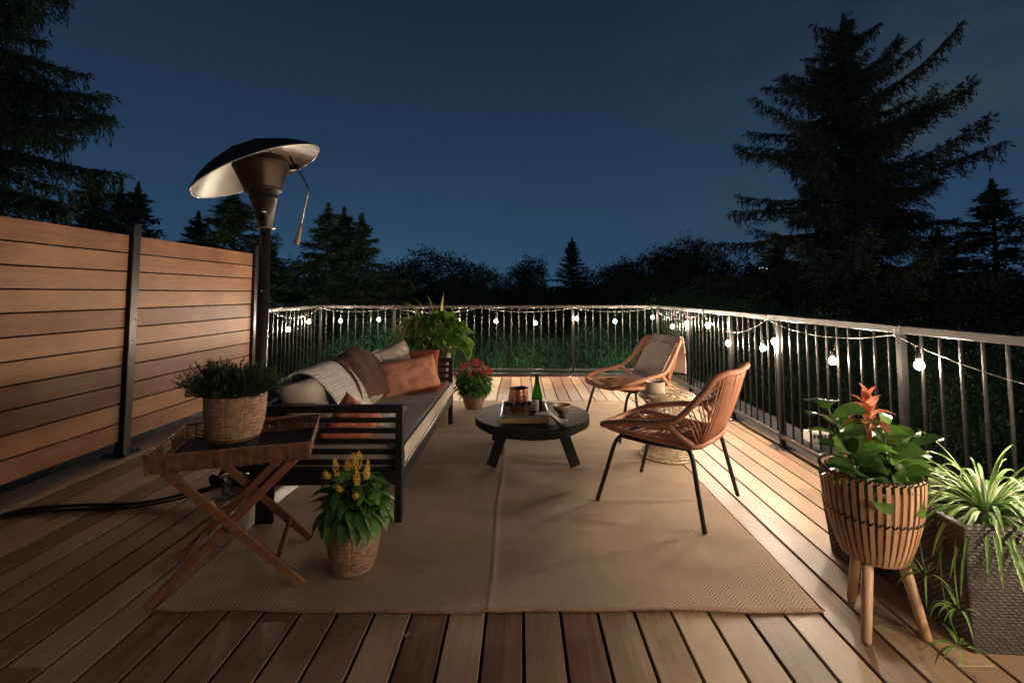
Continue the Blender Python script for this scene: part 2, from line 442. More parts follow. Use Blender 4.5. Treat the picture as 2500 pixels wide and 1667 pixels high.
colr = mixc(nt, math_n(nt, 'MULTIPLY', cl, 1.0), grad, (0.036, 0.056, 0.068))
gx = math_n(nt, 'SUBTRACT', sp.outputs[0], -0.25)
gg = math_n(nt, 'ADD', math_n(nt, 'MULTIPLY', math_n(nt, 'MULTIPLY', gx, gx), 14.0), math_n(nt, 'MULTIPLY', math_n(nt, 'MULTIPLY', sp.outputs[2], sp.outputs[2]), 60.0))
gl_ = math_n(nt, 'MULTIPLY', math_n(nt, 'POWER', 2.718, math_n(nt, 'MULTIPLY', gg, -1.0)), 0.35)
colr = mixc(nt, gl_, colr, (0.045, 0.125, 0.20))
# a few faint stars
vo = nt.nodes.new('ShaderNodeTexVoronoi'); vo.inputs['Scale'].default_value = 26
ln(nt, tc.outputs['Generated'], vo.inputs['Vector'])
st = math_n(nt, 'LESS_THAN', vo.outputs['Distance'], 0.020)
wn = nt.nodes.new('ShaderNodeSeparateColor'); ln(nt, vo.outputs['Color'], wn.inputs[0])
st = math_n(nt, 'MULTIPLY', st, math_n(nt, 'GREATER_THAN', wn.outputs[0], 0.90))
colr = mixc(nt, st, colr, (0.16, 0.20, 0.26))
ln(nt, colr, bg.inputs[0]); bg.inputs[1].default_value = 1.0

S.view_settings.view_transform = 'Standard'; S.view_settings.look = 'None'
S.view_settings.exposure = 0.0; S.view_settings.gamma = 1

# ------------------------------------------------------------------ deck, ledge, ground
DX0, DX1, DY0, DY1 = -3.16, 2.20, -1.5, 7.17
mb = MB(); pitch = 0.145; gap = 0.012
k0 = math.floor((DX0-0.012)/pitch)
x = 0.012 + k0*pitch
rr = random.Random(3)
while x < DX1:
    a = max(DX0, x+gap/2); b_ = min(DX1, x+pitch-gap/2)
    if b_-a > 0.02:
        y = DY0; first = True
        while y < DY1:
            L = rr.uniform(1.9, 4.2) if not first else rr.uniform(0.8, 3.6); first = False
            y2 = min(DY1, y+L)
            if DY1-y2 < 0.5: y2 = DY1
            dz = rr.uniform(-0.0012, 0.0008)
            mb.box(a, y, -0.026, b_, y2-0.0008, dz, None, 0.0018)
            y = y2
    x += pitch
struct(mb.build('deck', 'deck'))
mb = MB(); mb.box(DX0-0.05, DY0, -0.32, DX1, DY1, -0.075)
struct(mb.build('deck_underlay', 'rubber'))
# end border along the back and the kerb boards by the railings
mb = MB()
mb.box(-3.10, 7.175, -0.05, 2.2, 7.215, 0.004, None, 0.003)
struct(mb.build('deck_edge_board', 'deck2'))
mb = MB()
mb.box(-3.10, 7.22, -0.12, 2.30, 7.80, -0.055)
mb.box(2.205, -0.9, -0.16, 2.74, 7.215, -0.075)
mb.box(-3.75, -0.9, -0.16, -3.215, 7.80, -0.075)
struct(mb.build('roof_ledge', 'ledge'))
mb = MB(); mb.box(-3.155, -0.9, 0.004, -2.90, 7.1, 0.034, None, 0.004)
struct(mb.build('kerb_board', 'deck2'))
mb = MB(); mb.box(2.73, -0.9, -6, 2.75, 7.8, -0.09); mb.box(-3.76, -0.9, -6, -3.74, 7.8, -0.09); mb.box(-3.74, 7.79, -6, 2.73, 7.81, -0.07)
struct(mb.build('building_wall', 'house'))
mb = MB(); mb.box(-5.0, -1.8, -6, 4.0, -1.52, 3.2)
struct(mb.build('house_wall', 'house'))
mb = MB()
def gz(x, y): return -5.6 + 1.2*noise.noise(Vector((x*0.01, y*0.01, 0))) + 0.02*max(0, y-60)*0
mb.sheet(lambda a, b: ((a-0.5)*1400, -40+b*1200, gz((a-0.5)*1400, -40+b*1200)), 60, 60)
struct(mb.build('ground', 'grass', smooth=True))

# ------------------------------------------------------------------ rug
rx0, rx1, ry0, ry1 = -1.43, 1.19, 1.90, 5.57
def rugp(a, b):
    x = rx0+(rx1-rx0)*a; y = ry0+(ry1-ry0)*b
    z = 0.006
    z += 0.0055*math.exp(-((x+0.125+0.006*math.sin(y*5))/0.008)**2)
    for fy, amp in ((2.45, 0.002), (2.9, 0.003), (3.55, 0.006), (4.35, 0.007), (5.0, 0.005)):
        z += amp*math.exp(-((y-fy)/0.02)**2)
    z += 0.0035*noise.noise(Vector((x*3, y*3, 1)))+0.002
    if b == 0: y += 0.006*math.sin(x*4)+0.004*math.sin(x*11+1)
    if a == 1: x += 0.004*math.sin(y*6)
    return (x, y, z)
mb = MB(); mb.sheet(rugp, 262, 150)
rug = mb.build('rug', 'rug', None, True, solid=0.006, off=-1)
tag(rug, 'large beige herringbone flatweave rug lying in the middle of the deck', 'rug')
mb = MB()
for x_ in (rx0, rx1):
    mb.tube([(x_, ry0+(ry1-ry0)*i/40, 0.008) for i in range(41)], 0.004, 6)
for y_ in (ry0, ry1):
    mb.tube([rugp(i/60, 0 if y_ == ry0 else 1) for i in range(61)], 0.004, 6)
mb.build('binding', M['jute'], rug, True)

# ------------------------------------------------------------------ privacy fence on the left
FX = -3.02
t = thing('privacy_fence', 'tall horizontal cedar board privacy fence with black posts along the left deck edge', 'fence', (FX, 3.66, 0))
def screen(y0, y1):
    mb = MB()
    for i in range(11):
        z0 = 0.134+i*0.1423
        j = rr.uniform(-0.001, 0.001)
        mb.box(FX-0.012+j, y0, z0+0.0045, FX+0.010+j, y1, z0+0.1423-0.0045, None, 0.002)
    return mb
for y0, y1 in ((1.96, 3.61), (3.71, 5.32)):
    screen(y0, y1).build('board_panel', 'cedar', t)
for y_ in (1.90, 3.66, 5.37):
    mb = MB(); mb.box(FX-0.036, y_-0.036, 0.036, FX+0.036, y_+0.036, 1.775, None, 0.004)
    p = mb.build('post', 'post_metal', t)
    mb = MB(); mb.box(FX-0.041, y_-0.041, 1.776, FX+0.041, y_+0.041, 1.79, None, 0.003)
    sub(mb, 'cap', 'post_metal', p, t)
    mb = MB(); mb.box(FX-0.085, y_-0.085, 0.0345, FX+0.085, y_+0.085, 0.044, None, 0.002)
    for sx in (-1, 1):
        for sy in (-1, 1): mb.lathe([(0.011, 0.044), (0.011, 0.053), (0.006, 0.056)], 8, xf((FX+sx*0.068, y_+sy*0.068, 0)), False, True)
    sub(mb, 'base_plate', 'post_metal', p, t)

# ------------------------------------------------------------------ railings
RT = 1.07
def railing(name, label, a, b, posts, skip_ends=(0.05, 0.05), joints=()):
    a = Vector(a); b = Vector(b); d = (b-a); L = d.length; d.normalize()
    n_ = Vector((-d.y, d.x, 0))
    t = thing(name, label, 'railing', a)
    mb = MB(); mb.bar(a+Vector((0,0,RT-0.022)), b+Vector((0,0,RT-0.022)), 0.052, 0.044, bev=0.004)
    r_ = mb.build('top_rail', 'rail_metal', t)
    for s_ in joints:
        mb = MB(); mb.bar(a+d*s_+Vector((0,0,RT-0.022)), a+d*(s_+0.012)+Vector((0,0,RT-0.022)), 0.060, 0.050, bev=0.002)
        sub(mb, 'joint_sleeve', 'rail_metal', r_, t)
    mb = MB(); mb.bar(a+Vector((0,0,0.10)), b+Vector((0,0,0.10)), 0.034, 0.034, bev=0.003); mb.build('bottom_rail', 'rail_metal', t)
    nb = int(round(L/0.1125)); 
    for i in range(1, nb):
        s_ = L*i/nb
        if any(abs(s_-q) < 0.05 for q in posts): continue
        mb = MB(); p = a+d*s_
        mb.bar(p+Vector((0,0,0.117)), p+Vector((0,0,RT-0.044)), 0.013, 0.013, up=n_, bev=0.0025)
        mb.build('baluster', 'baluster', t)
    for q in posts:
        p = a+d*q; mb = MB()
        mb.bar(p+Vector((0,0,0.010)), p+Vector((0,0,RT-0.0445)), 0.038, 0.038, up=n_, bev=0.003)
        po = mb.build('post', 'baluster', t)
        mb = MB(); mb.bar(p-d*0.07+Vector((0,0,0.005)), p+d*0.07+Vector((0,0,0.005)), 0.14, 0.009, bev=0.002)
        for sx in (-1, 1):
            for sy in (-1, 1):
                c_ = p+d*0.052*sx+n_*0.052*sy
                mb.lathe([(0.009, 0.009), (0.009, 0.016), (0.005, 0.019)], 8, xf((c_.x, c_.y, 0)), False, True)
        sub(mb, 'base_plate', 'steel', po, t)
    return t
YB = 7.26
railing('back_railing', 'long metal baluster railing across the back of the deck', (-3.06, YB, 0), (2.12, YB, 0), [0.03, 1.15, 3.86, 5.15], joints=(1.13, 2.46, 3.92))
railing('side_railing', 'metal baluster railing running along the right side towards the viewer', (2.12, 7.23, 0), (2.12, -1.45, 0), [1.24, 2.44, 3.33, 4.60, 5.9, 7.3], joints=(1.05, 1.78, 3.24, 4.62))
railing('side_railing', 'short baluster railing between the cedar fence and the back left corner', (-3.06, 5.46, 0), (-3.06, 7.23, 0), [0.03], joints=())
mb = MB(); mb.box(-3.0, 7.225, -0.05, 2.08, 7.245, 0.055, None, 0.003); mb.build('f', 'rail_metal')
o = C.objects['f']; o.name = 'kickboard'; struct(o)

# ------------------------------------------------------------------ string lights
bulbs = [(661,757,'L'),(708,739,'L'),(781,737,'B'),(869,734,'B'),(960,738,'B'),(1050,739,'B'),(1139,738,'B'),(1230,742,'B'),(1325,732,'B'),(1413,738,'B'),(1500,729,'B'),
 (1545,750,'R'),(1578,743,'R'),(1628,748,'R'),(1674,789,'R'),(1755,800,'R'),(1783,786,'R'),(1918,830,'R'),(2123,841,'R')]
BP = []
for u, v, sd in bulbs:
    u *= 1.063; v *= 1.063
    if sd == 'B': d = 7.19
    elif sd == 'L': d = FPX*-2.99/(u-CX)
    else: d = FPX*2.05/(u-CX)
    BP.append(px(u, v, d))
for y_ in (1.75, 1.1, 0.45, -0.2): BP.append(Vector((2.05, y_, 0.80)))  # unseen bulbs added along the string past the frame, for light from the right
t = thing('string_lights', 'lit globe string lights with pale cable strung along the railings', 'string lights', (0, 7.19, 0.9))
# wire: clips under the rail, sagging between; the bulbs hang from it
clips = [Vector((-3.0, 5.75, 1.02)), Vector((-3.0, 7.12, 1.03)), Vector((-1.93, 7.2, 1.03)), Vector((-0.60, 7.2, 1.03)), Vector((0.80, 7.2, 1.03)), Vector((2.02, 7.16, 1.03)),
         Vector((2.06, 6.15, 1.03)), Vector((2.06, 5.42, 1.03)), Vector((2.06, 3.97, 1.03)), Vector((2.06, 2.60, 1.02)), Vector((2.06, 0.9, 0.95)), Vector((2.06, -0.4, 1.0))]
sags = [0.10, 0.055, 0.07, 0.06, 0.055, 0.10, 0.07, 0.16, 0.07, 0.12, 0.1, 0.08]
wire = []
for (a, b), sg in zip(zip(clips[:-1], clips[1:]), sags):
    for i in range(14):
        s_ = i/14; p = a.lerp(b, s_); p.z -= sg*4*s_*(1-s_); wire.append(p)
wire.append(clips[-1])
mb = MB(); mb.tube(wire, 0.0028, 6)
for c_ in clips: mb.tube([c_+Vector((0,0,-0.01)), c_+Vector((0,0,0.02)), c_+Vector((0.0,0.0,0.045))], 0.003, 5)
mb.build('cable', 'cable', t, True)
for p in BP:
    q = min(wire, key=lambda q: (q.x-p.x)**2+(q.y-p.y)**2)
    mb = MB()
    mb.tube([q, (q+p)/2+Vector((0.004,0,0.01)), p+Vector((0,0,0.06))], 0.003, 5)
    mb.lathe([(0.004, 0.068), (0.012, 0.062), (0.013, 0.030), (0.010, 0.026)], 10, xf(p), True, True)
    so = mb.build('socket', 'rubber', t, True)
    mb = MB()
    mb.lathe([(0.002, -0.0225), (0.012, -0.019), (0.0195, -0.010), (0.0225, 0.0), (0.0195, 0.011), (0.011, 0.021), (0.009, 0.026)], 10, xf(p), True, True)
    sub(mb, 'bulb', 'bulb', so, t, smooth=True)

# ------------------------------------------------------------------ patio heater
hx, hy = -1.83, 3.36
t = thing('patio_heater', 'tall bronze patio heater with tilted domed reflector behind the sofa', 'patio heater', (hx, hy, 0))
mb = MB(); mb.lathe([(0.036, 0.03), (0.036, 1.72)], 24, xf((hx, hy, 0)), True, True)
mb.lathe([(0.0385, 0.03), (0.0385, 1.32), (0.036, 1.322)], 24, xf((hx, hy, 0)))
po = mb.build('pole', 'bronze', t, True)
mb = MB(); mb.lathe([(0.007, 0), (0.007, 0.008), (0.003, 0.011)], 8, xf((hx+0.012, hy-0.036, 1.265), PI/2), False, True)
mb.lathe([(0.006, 0), (0.006, 0.008), (0.003, 0.011)], 8, xf((hx+0.012, hy-0.034, 1.70), PI/2), False, True)
sub(mb, 'bolt', 'steel', po, t, smooth=True)
mb = MB(); mb.lathe([(0.23, 0.002), (0.235, 0.02), (0.22, 0.05), (0.05, 0.07), (0.04, 0.12)], 32, xf((hx, hy, 0)), True, True); mb.build('base', 'rubber', t, True)
TH = xf((hx+0.005, hy, 1.72), 0, rad(-6.5), 0)
mb = MB()
mb.lathe([(0.040, -0.02), (0.046, 0.0), (0.052, 0.02), (0.100, 0.255), (0.122, 0.262), (0.124, 0.272), (0.113, 0.276)], 40, TH, True, True)
bc = mb.build('burner_housing', 'bronze', t, True)
mb = MB()
for rz_, r_ in ((0.245, 0.0985), (0.205, 0.0905)):
    mb.lathe([(r_, rz_-0.003), (r_+0.0012, rz_), (r_, rz_+0.003)], 40, TH)
mb.lathe([(0.0905, 0.206), (0.0975, 0.244)], 40, TH)
sub(mb, 'vent_band', 'rubber', bc, t)
mb = MB()
mb.lathe([(0.013, 0), (0.015, 0.008), (0.013, 0.03), (0.004, 0.034)], 16, TH @ Matrix.Translation((0.030, -0.058, 0.10)) @ Matrix.Rotation(PI/2, 4, 'X'), False, True)
mb.bar(TH @ Vector((0.022, -0.094, 0.107)), TH @ Vector((0.038, -0.094, 0.093)), 0.006, 0.01)
sub(mb, 'control_knob', 'steel', bc, t, smooth=True)
mb = MB(); mb.lathe([(0.019, 0), (0.019, 0.01), (0.013, 0.014), (0.012, 0.006)], 16, TH @ Matrix.Translation((0.012, -0.054, 0.058)) @ Matrix.Rotation(PI/2, 4, 'X'), False, True)
sub(mb, 'igniter_button', 'rubber', bc, t, smooth=True)
mb = MB(); mb.lathe([(0.060, -0.012), (0.062, -0.004), (0.05, 0.0)], 20, TH, True, True)
sub(mb, 'collar', 'alu', bc, t, smooth=True)
# emitter mesh
mb = MB()
def emf(r, z, a, i, k): return r + (0.0022 if (k % 2) else 0) + (0.0016 if i % 2 else 0)
prof = [(0.118+0.062*i/34, 0.276+0.165*i/34) for i in range(35)]
mb.lathe(prof, 120, TH, False, False, emf)
mb.lathe([(0.180, 0.441), (0.186, 0.445), (0.186, 0.47), (0.178, 0.473), (0.172, 0.50), (0.09, 0.51)], 40, TH, False, True)
mb.build('emitter', 'bronze_mesh', t, True)
# reflector dome: tilted
dc = TH @ Vector((0.0, 0, 0.53))
TD = Matrix.Translation(dc+Vector((-0.01, 0, -0.12))) @ Matrix.Rotation(rad(-25), 4, 'Y') @ Matrix.Rotation(rad(10), 4, 'X')
Rd = 0.455
def dz(r): return 0.195*(1-(r/Rd)**2.1)
prof = [(Rd*i/14, dz(Rd*i/14)+0.004) for i in range(15)][::-1]; prof[-1] = (0.004, prof[-1][1])
def fac8(r, z, a, i, k):
    seg = PI/4; m_ = (a % seg)-seg/2; return r*(1-0.25*(1-math.cos(seg/2)))*(0.75+0.25*math.cos(seg/2)/math.cos(m_))/(0.75+0.25*math.cos(seg/2))*1.0
mb = MB(); mb.lathe(prof, 64, TD, False, True, fac8); 
rd = mb.build('reflector', 'bronze', t, True)
rd.data.materials.clear(); rd.data.materials.append(simple('dome_black', (0.016, 0.015, 0.014), 0.6, 0.0, 0.2, 10, 0.1, 120, 0.15))
mb = MB(); mb.lathe([(r*0.997, z-0.004) for r, z in prof], 64, TD, False, True, fac8); sub(mb, 'reflector_lining', 'alu', rd, t, smooth=True)
mb = MB()
ring = [TD @ Vector((fac8(Rd, 0, 2*PI*k/64, 0, 0)*math.cos(2*PI*k/64), fac8(Rd, 0, 2*PI*k/64, 0, 0)*math.sin(2*PI*k/64), 0.002)) for k in range(64)]
mb.tube(ring, 0.006, 6, True); sub(mb, 'rolled_rim', 'alu', rd, t, smooth=True)
mb = MB()
for k in range(8):
    a_ = PI/4*k
    for q in (0.97, 0.62):
        r_ = Rd*q; mb.lathe([(0.006, 0), (0.006, 0.004), (0.002, 0.007)], 8, TD @ xf((r_*math.cos(a_), r_*math.sin(a_), dz(r_)+0.004)), False, True)
    mb.tube([TD @ Vector((r_*math.cos(a_), r_*math.sin(a_), dz(r_)+0.006)) for r_ in [Rd*j/10 for j in range(3, 10)]], 0.0035, 5)
sub(mb, 'seam_bolts', 'bronze', rd, t)
mb = MB()
for k in range(3):
    a_ = 2*PI*k/3+0.4
    mb.tube([TH @ Vector((0.10*math.cos(a_), 0.10*math.sin(a_), 0.50)), TD @ Vector((0.12*math.cos(a_), 0.12*math.sin(a_), 0.185))], 0.006, 6)
mb.build('strut', 'bronze', t, True)
mb = MB()
mb.tube([px(688, 372, 3.15), px(703, 399, 3.10)], 0.010, 8)
mb.box(-0.03, -0.02, -0.018, 0.03, 0.02, 0.018, xf(px(701, 399, 3.12), 0, rad(-10), 0), 0.003)
mb.build('bracket', 'bronze', t)
mb = MB(); mb.tube(smooth_path([px(706, 402, 3.10), px(720, 424, 3.09), px(733, 448, 3.08), px(736, 459, 3.08), px(733, 478, 3.08), px(719, 551, 3.08)], 4), 0.008, 8)
hd = mb.build('tilt_handle', 'steel', t, True)
mb = MB(); mb.tube([px(719.5, 549, 3.08), px(718, 556, 3.08), px(714, 575, 3.08), px(711.5, 588, 3.08), px(711, 592, 3.08), px(710.6, 596, 3.08)], [0.010, 0.012, 0.016, 0.018, 0.0175, 0.008], 14)
sub(mb, 'grip', 'traywood', hd, t, smooth=True)

# gas hose and regulator on the deck, behind the tray table
t = thing('gas_regulator', 'round chromed gas valve standing on the deck behind the tray table', 'valve', (-1.84, 3.0, 0))
mb = MB(); mb.lathe([(0.05, 0.0), (0.05, 0.012), (0.02, 0.016), (0.02, 0.06)], 20, xf((-1.82, 2.98, 0.0)), True, True); mb.lathe([(0.034, -0.03), (0.040, -0.02), (0.040, 0.02), (0.034, 0.03)], 24, xf((-1.82, 2.98, 0.095), PI/2, 0, 0.3), True, True)
mb.build('body', 'steel', t, True)
mb = MB(); mb.lathe([(0.036, 0), (0.046, 0.004), (0.046, 0.016), (0.03, 0.026)], 24, xf((-1.845, 2.93, 0.115), PI/2+0.3, 0, -0.4), True, True); mb.build('cap', 'rubber', t, True)
mb = MB(); mb.tube([(-1.80, 2.97, 0.11), (-1.73, 2.98, 0.125), (-1.69, 3.0, 0.12)], [0.015, 0.018, 0.012], 10); mb.build('nozzle', 'steel', t, True)
mb = MB()
mb.tube(smooth_path([(-1.86, 2.96, 0.075), (-1.98, 2.92, 0.05), (-2.25, 2.86, 0.011), (-2.6, 2.83, 0.011), (-3.0+0.14, 2.76, 0.011), (-2.88, 2.4, 0.05)], 6), 0.009, 8)
mb.tube(smooth_path([(-1.86, 2.99, 0.060), (-2.0, 2.90, 0.03), (-2.25, 2.81, 0.009), (-2.6, 2.77, 0.009), (-2.86, 2.70, 0.009), (-2.87, 2.3, 0.05)], 6), 0.007, 8)
tag(mb.build('gas_hose', 'rubber', None, True), 'pair of black hoses snaking across the deck under the cedar fence', 'hose')

# ------------------------------------------------------------------ pillows, sofa
def pillow(w_, h_, t_, seed=0, n=26, p=3.2, wr=0.006):
    mb = MB(); vs = []; fs = []
    for side in (1, -1):
        o = len(vs)
        for i in range(n+1):
            for j in range(n+1):
                u = 2*i/n-1; v = 2*j/n-1
                e = max(0, (1-abs(u)**p))**0.5*max(0, (1-abs(v)**p))**0.5
                x_ = u*w_/2*(1-0.07*(1-abs(v)**2)*abs(u)**4); y_ = v*h_/2*(1-0.07*(1-abs(u)**2)*abs(v)**4)
                nn = noise.noise(Vector((u*2.4+seed, v*2.4, side*3.1)))*wr*2+noise.noise(Vector((u*6+seed, v*5, side)))*wr
                z_ = side*(e**0.9*t_/2) + nn*min(1, e*2.2)
                vs.append((x_, y_, z_))
        for i in range(n):
            for j in range(n):
                q = (o+i*(n+1)+j, o+(i+1)*(n+1)+j, o+(i+1)*(n+1)+j+1, o+i*(n+1)+j+1)
                fs.append(q if side > 0 else q[::-1])
    mb.add(vs, fs); return mb
def weld(o, d=0.0006):
    md = o.modifiers.new('weld', 'WELD'); md.merge_threshold = d
def place(mb, m): mb.v = [tuple(m @ Vector(p)) for p in mb.v]; return mb
def pil_thing(name, label, mat, w_, h_, t_, m, seed, cat='cushion', group=None, **k):
    o = place(pillow(w_, h_, t_, seed, **k), m).build(name, mat, None, True); weld(o)
    tag(o, label, cat, group); return o

sx0, sx1, sy0, sy1 = -1.44, -0.645, 2.62, 4.62
t = thing('garden_sofa', 'black slatted metal garden sofa with taupe seat mattress', 'sofa', ((sx0+sx1)/2, (sy0+sy1)/2, 0))
def arm(y):
    mb = MB()
    mb.bar((sx0, y, 0.610), (sx1, y, 0.610), 0.045, 0.040, bev=0.003)
    for z_ in (0.548, 0.491, 0.434, 0.377, 0.320): mb.bar((sx0+0.04, y, z_), (sx1-0.04, y, z_), 0.018, 0.026, bev=0.002)
    return mb
for y in (sy0+0.022, sy1-0.022):
    arm(y).build('arm', 'black_metal', t)
    for x_ in (sx0+0.02, sx1-0.02):
        mb = MB(); mb.box(x_-0.02, y-0.0225, 0.009, x_+0.02, y+0.0225, 0.589, None, 0.003); mb.build('leg', 'black_metal', t)
mb = MB()
mb.box(sx0+0.04, sy0, 0.205, sx1-0.04, sy0+0.04, 0.285, None, 0.003); mb.box(sx0+0.04, sy1-0.04, 0.205, sx1-0.04, sy1, 0.285, None, 0.003)
mb.box(sx1-0.038, sy0+0.046, 0.205, sx1-0.002, sy1-0.046, 0.285, None, 0.003); mb.box(sx0+0.002, sy0+0.046, 0.205, sx0+0.038, sy1-0.046, 0.285, None, 0.003)
for i in range(14):
    y = sy0+0.12+i*0.135; mb.box(sx0+0.04, y, 0.255, sx1-0.04, y+0.06, 0.275, None, 0.002)
mb.build('seat_frame', 'black_metal', t)
mb = MB(); mb.bar((sx0+0.02, sy0+0.046, 0.610), (sx0+0.02, sy1-0.046, 0.610), 0.04, 0.04)
for z_ in (0.53, 0.45, 0.37): mb.bar((sx0+0.02, sy0+0.046, z_), (sx0+0.02, sy1-0.046, z_), 0.018, 0.03)
mb.build('back_rail', 'black_metal', t)
mb = MB(); mb.box(-1.43, 2.60, 0.009, -1.33, 2.615, 0.20, None, 0.004)
mb.build('side_panel', 'black_metal', t)
# mattress
mx0, mx1, my0, my1 = sx0+0.05, sx1-0.005, sy0+0.052, sy1-0.052
def matt(zsign):
    def f(a, b):
        ea = min(a, 1-a)*(mx1-mx0)/0.03; eb = min(b, 1-b)*(my1-my0)/0.03
        e = math.sqrt(max(0, 1-(1-min(1, ea))**2))*0.5+0.5; e2 = math.sqrt(max(0, 1-(1-min(1, eb))**2))*0.5+0.5
        zt = 0.398+0.012*e*e2
        x_ = mx0+(mx1-mx0)*a; y_ = my0+(my1-my0)*b
        wr = 0.006*noise.noise(Vector((x_*4, y_*7, 0.3)))+0.005*abs(noise.noise(Vector((x_*2.5, y_*16, 5.1))))*min(1, ea/3)*min(1, eb/3)
        sag = 0.006*math.sin(PI*a)*math.sin(PI*b)
        return (x_, y_, zt+wr*min(1, ea)-sag)
    return f
mb = MB(); mb.sheet(matt(1), 60, 130)
nv = 131
# side walls
def wall(line):
    o = len(mb.v)
    for k, p in enumerate(line):
        x_, y_, z_ = p
        for q in range(5):
            s_ = q/4; bul = 0.010*math.sin(PI*s_)
            mb.v.append((x_+bul*(1 if x_ > -1 else -1), y_, z_*(1-s_)+0.288*s_))
    for k in range(len(line)-1):
        for q in range(4): mb.f.append((o+k*5+q, o+(k+1)*5+q, o+(k+1)*5+q+1, o+k*5+q+1))
top = [matt(1)(1, j/130) for j in range(131)]
wall(top); wall([matt(1)(0, j/130) for j in range(131)]); wall([matt(1)(i/60, 0) for i in range(61)]); wall([matt(1)(i/60, 1) for i in range(61)])
mt = mb.build('mattress', 'beige', t, True)
mt.data.materials.append(M['seat_grey'])
for i, p in enumerate(mt.data.polygons):
    if i < 60*130: p.material_index = 1
mb = MB(); mb.tube([(p[0]+0.003, p[1], p[2]+0.002) for p in top], 0.0045, 6); sub(mb, 'piping', 'piping', mt, t, smooth=True)
mb = MB(); mb.tube([(mx1+0.004, y, 0.296) for y in [my0+(my1-my0)*i/30 for i in range(31)]], 0.003, 6); sub(mb, 'piping', 'piping', mt, t, smooth=True)

# back cushions (lean on the back rail)
LE = rad(64)
def back_m(yc, zc=0.545, x_=-1.255, lean=LE, yaw=0): return Matrix.Translation((x_, yc, zc)) @ Matrix.Rotation(yaw, 4, 'Z') @ Matrix.Rotation(PI/2, 4, 'Z') @ Matrix.Rotation(lean, 4, 'X')
for i, (yc, lb) in enumerate(((3.13, 'beige canvas back cushion under the cream knit throw'), (4.04, 'beige canvas back cushion at the sofa far end under the brown throw'))):
    o = place(pillow(0.90, 0.40, 0.22, i*3, n=34, p=5), back_m(yc)).build('back_cushion', 'beige', None, True); weld(o); tag(o, lb, 'cushion', 'beige back cushions of the sofa')
# bolster near the arm seam lines are piping
# peaked beige scatter cushion behind brown throw
pil_thing('scatter_cushion', 'pale beige square cushion with its corner sticking up behind the brown throw', 'beige', 0.44, 0.44, 0.15, Matrix.Translation((-1.12, 4.33, 0.575)) @ Matrix.Rotation(rad(60), 4, 'Z') @ Matrix.Rotation(rad(72), 4, 'X') @ Matrix.Rotation(rad(14), 4, 'Z'), 5)
pil_thing('scatter_cushion', 'rust red cushion tucked behind the smooth orange cushion', 'rust', 0.46, 0.30, 0.13, Matrix.Translation((-0.985, 4.46, 0.575)) @ Matrix.Rotation(rad(6), 4, 'Z') @ Matrix.Rotation(rad(75), 4, 'X'), 9)
pil_thing('scatter_cushion', 'smooth orange rectangular cushion leaning at the far end of the sofa', 'orange', 0.56, 0.30, 0.15, Matrix.Translation((-0.945, 4.10, 0.545)) @ Matrix.Rotation(rad(42), 4, 'Z') @ Matrix.Rotation(rad(66), 4, 'X') @ Matrix.Rotation(rad(3), 4, 'Z'), 11, wr=0.009)
pil_thing('scatter_cushion', 'orange velvet cushion standing on its corner behind the near sofa arm', 'orange2', 0.28, 0.28, 0.13, Matrix.Translation((-0.985, 2.79, 0.478)) @ Matrix.Rotation(rad(42), 4, 'Z') @ Matrix.Rotation(rad(84), 4, 'X') @ Matrix.Rotation(rad(52), 4, 'Z'), 21)
pil_thing('scatter_cushion', 'navy blue cushion hanging over the sofa back beside the heater pole', 'navy', 0.42, 0.42, 0.10, Matrix.Translation((-1.55, 3.02, 0.56)) @ Matrix.Rotation(rad(100), 4, 'Z') @ Matrix.Rotation(rad(52), 4, 'X'), 31)

# throws: sheets that run over the back cushion and down onto the seat
def drape_profile(s):
    "cross-section across the cushion from behind the back, over the top, to the seat (s in metres)"
    P = [(-1.475, 0.50), (-1.455, 0.66), (-1.40, 0.745), (-1.30, 0.745), (-1.205, 0.68), (-1.125, 0.58), (-1.075, 0.47), (-1.03, 0.435), (-0.95, 0.428), (-0.85, 0.427)]
    L = [0]
    for a, b in zip(P[:-1], P[1:]): L.append(L[-1]+math.hypot(b[0]-a[0], b[1]-a[1]))
    s = max(0, min(L[-1]-1e-6, s))
    for i in range(len(L)-1):
        if s <= L[i+1]:
            f = (s-L[i])/(L[i+1]-L[i]); break
    p0, p1, p2, p3 = P[max(0, i-1)], P[i], P[i+1], P[min(len(P)-1, i+2)]
    return tuple(0.5*((2*p1[k])+(-p0[k]+p2[k])*f+(2*p0[k]-5*p1[k]+4*p2[k]-p3[k])*f*f+(-p0[k]+3*p1[k]-3*p2[k]+p3[k])*f**3) for k in (0, 1))
def knit(a, b):
    s = 0.10+0.83*a
    y = 2.90+0.02*math.sin(s*7)+0.50*b + 0.08*(a-0.5)
    x_, z_ = drape_profile(s)
    q = 0.0045*(math.sin(a*0.83/0.020*2*PI/2)**2 + math.sin(b*0.5/0.018*2*PI/2+(0.5 if int(a*0.83/0.020) % 2 else 0))**2)
    wv = 0.006*math.sin(b*14)*math.sin(a*3)
    return (x_+0.7*q+0.004, y, z_+0.006+q+wv*0.5)
mb = MB(); mb.sheet(knit, 190, 150)
kn = mb.build('knit_throw', 'knit', None, True, solid=0.006)
tag(kn, 'cream chunky knit throw draped over the near back cushion', 'throw')
mb = MB()
for i in range(34):
    y = knit(1, i/33)[1]; x_ = knit(1, i/33)[0]
    mb.tube([(x_, y, 0.44), (x_+0.02, y+rr.uniform(-0.01, 0.01), 0.434), (x_+0.05+rr.uniform(0, 0.02), y+rr.uniform(-0.02, 0.02), 0.428)], [0.004, 0.003, 0.002], 5)
mb.build('fringe', 'knit', kn)
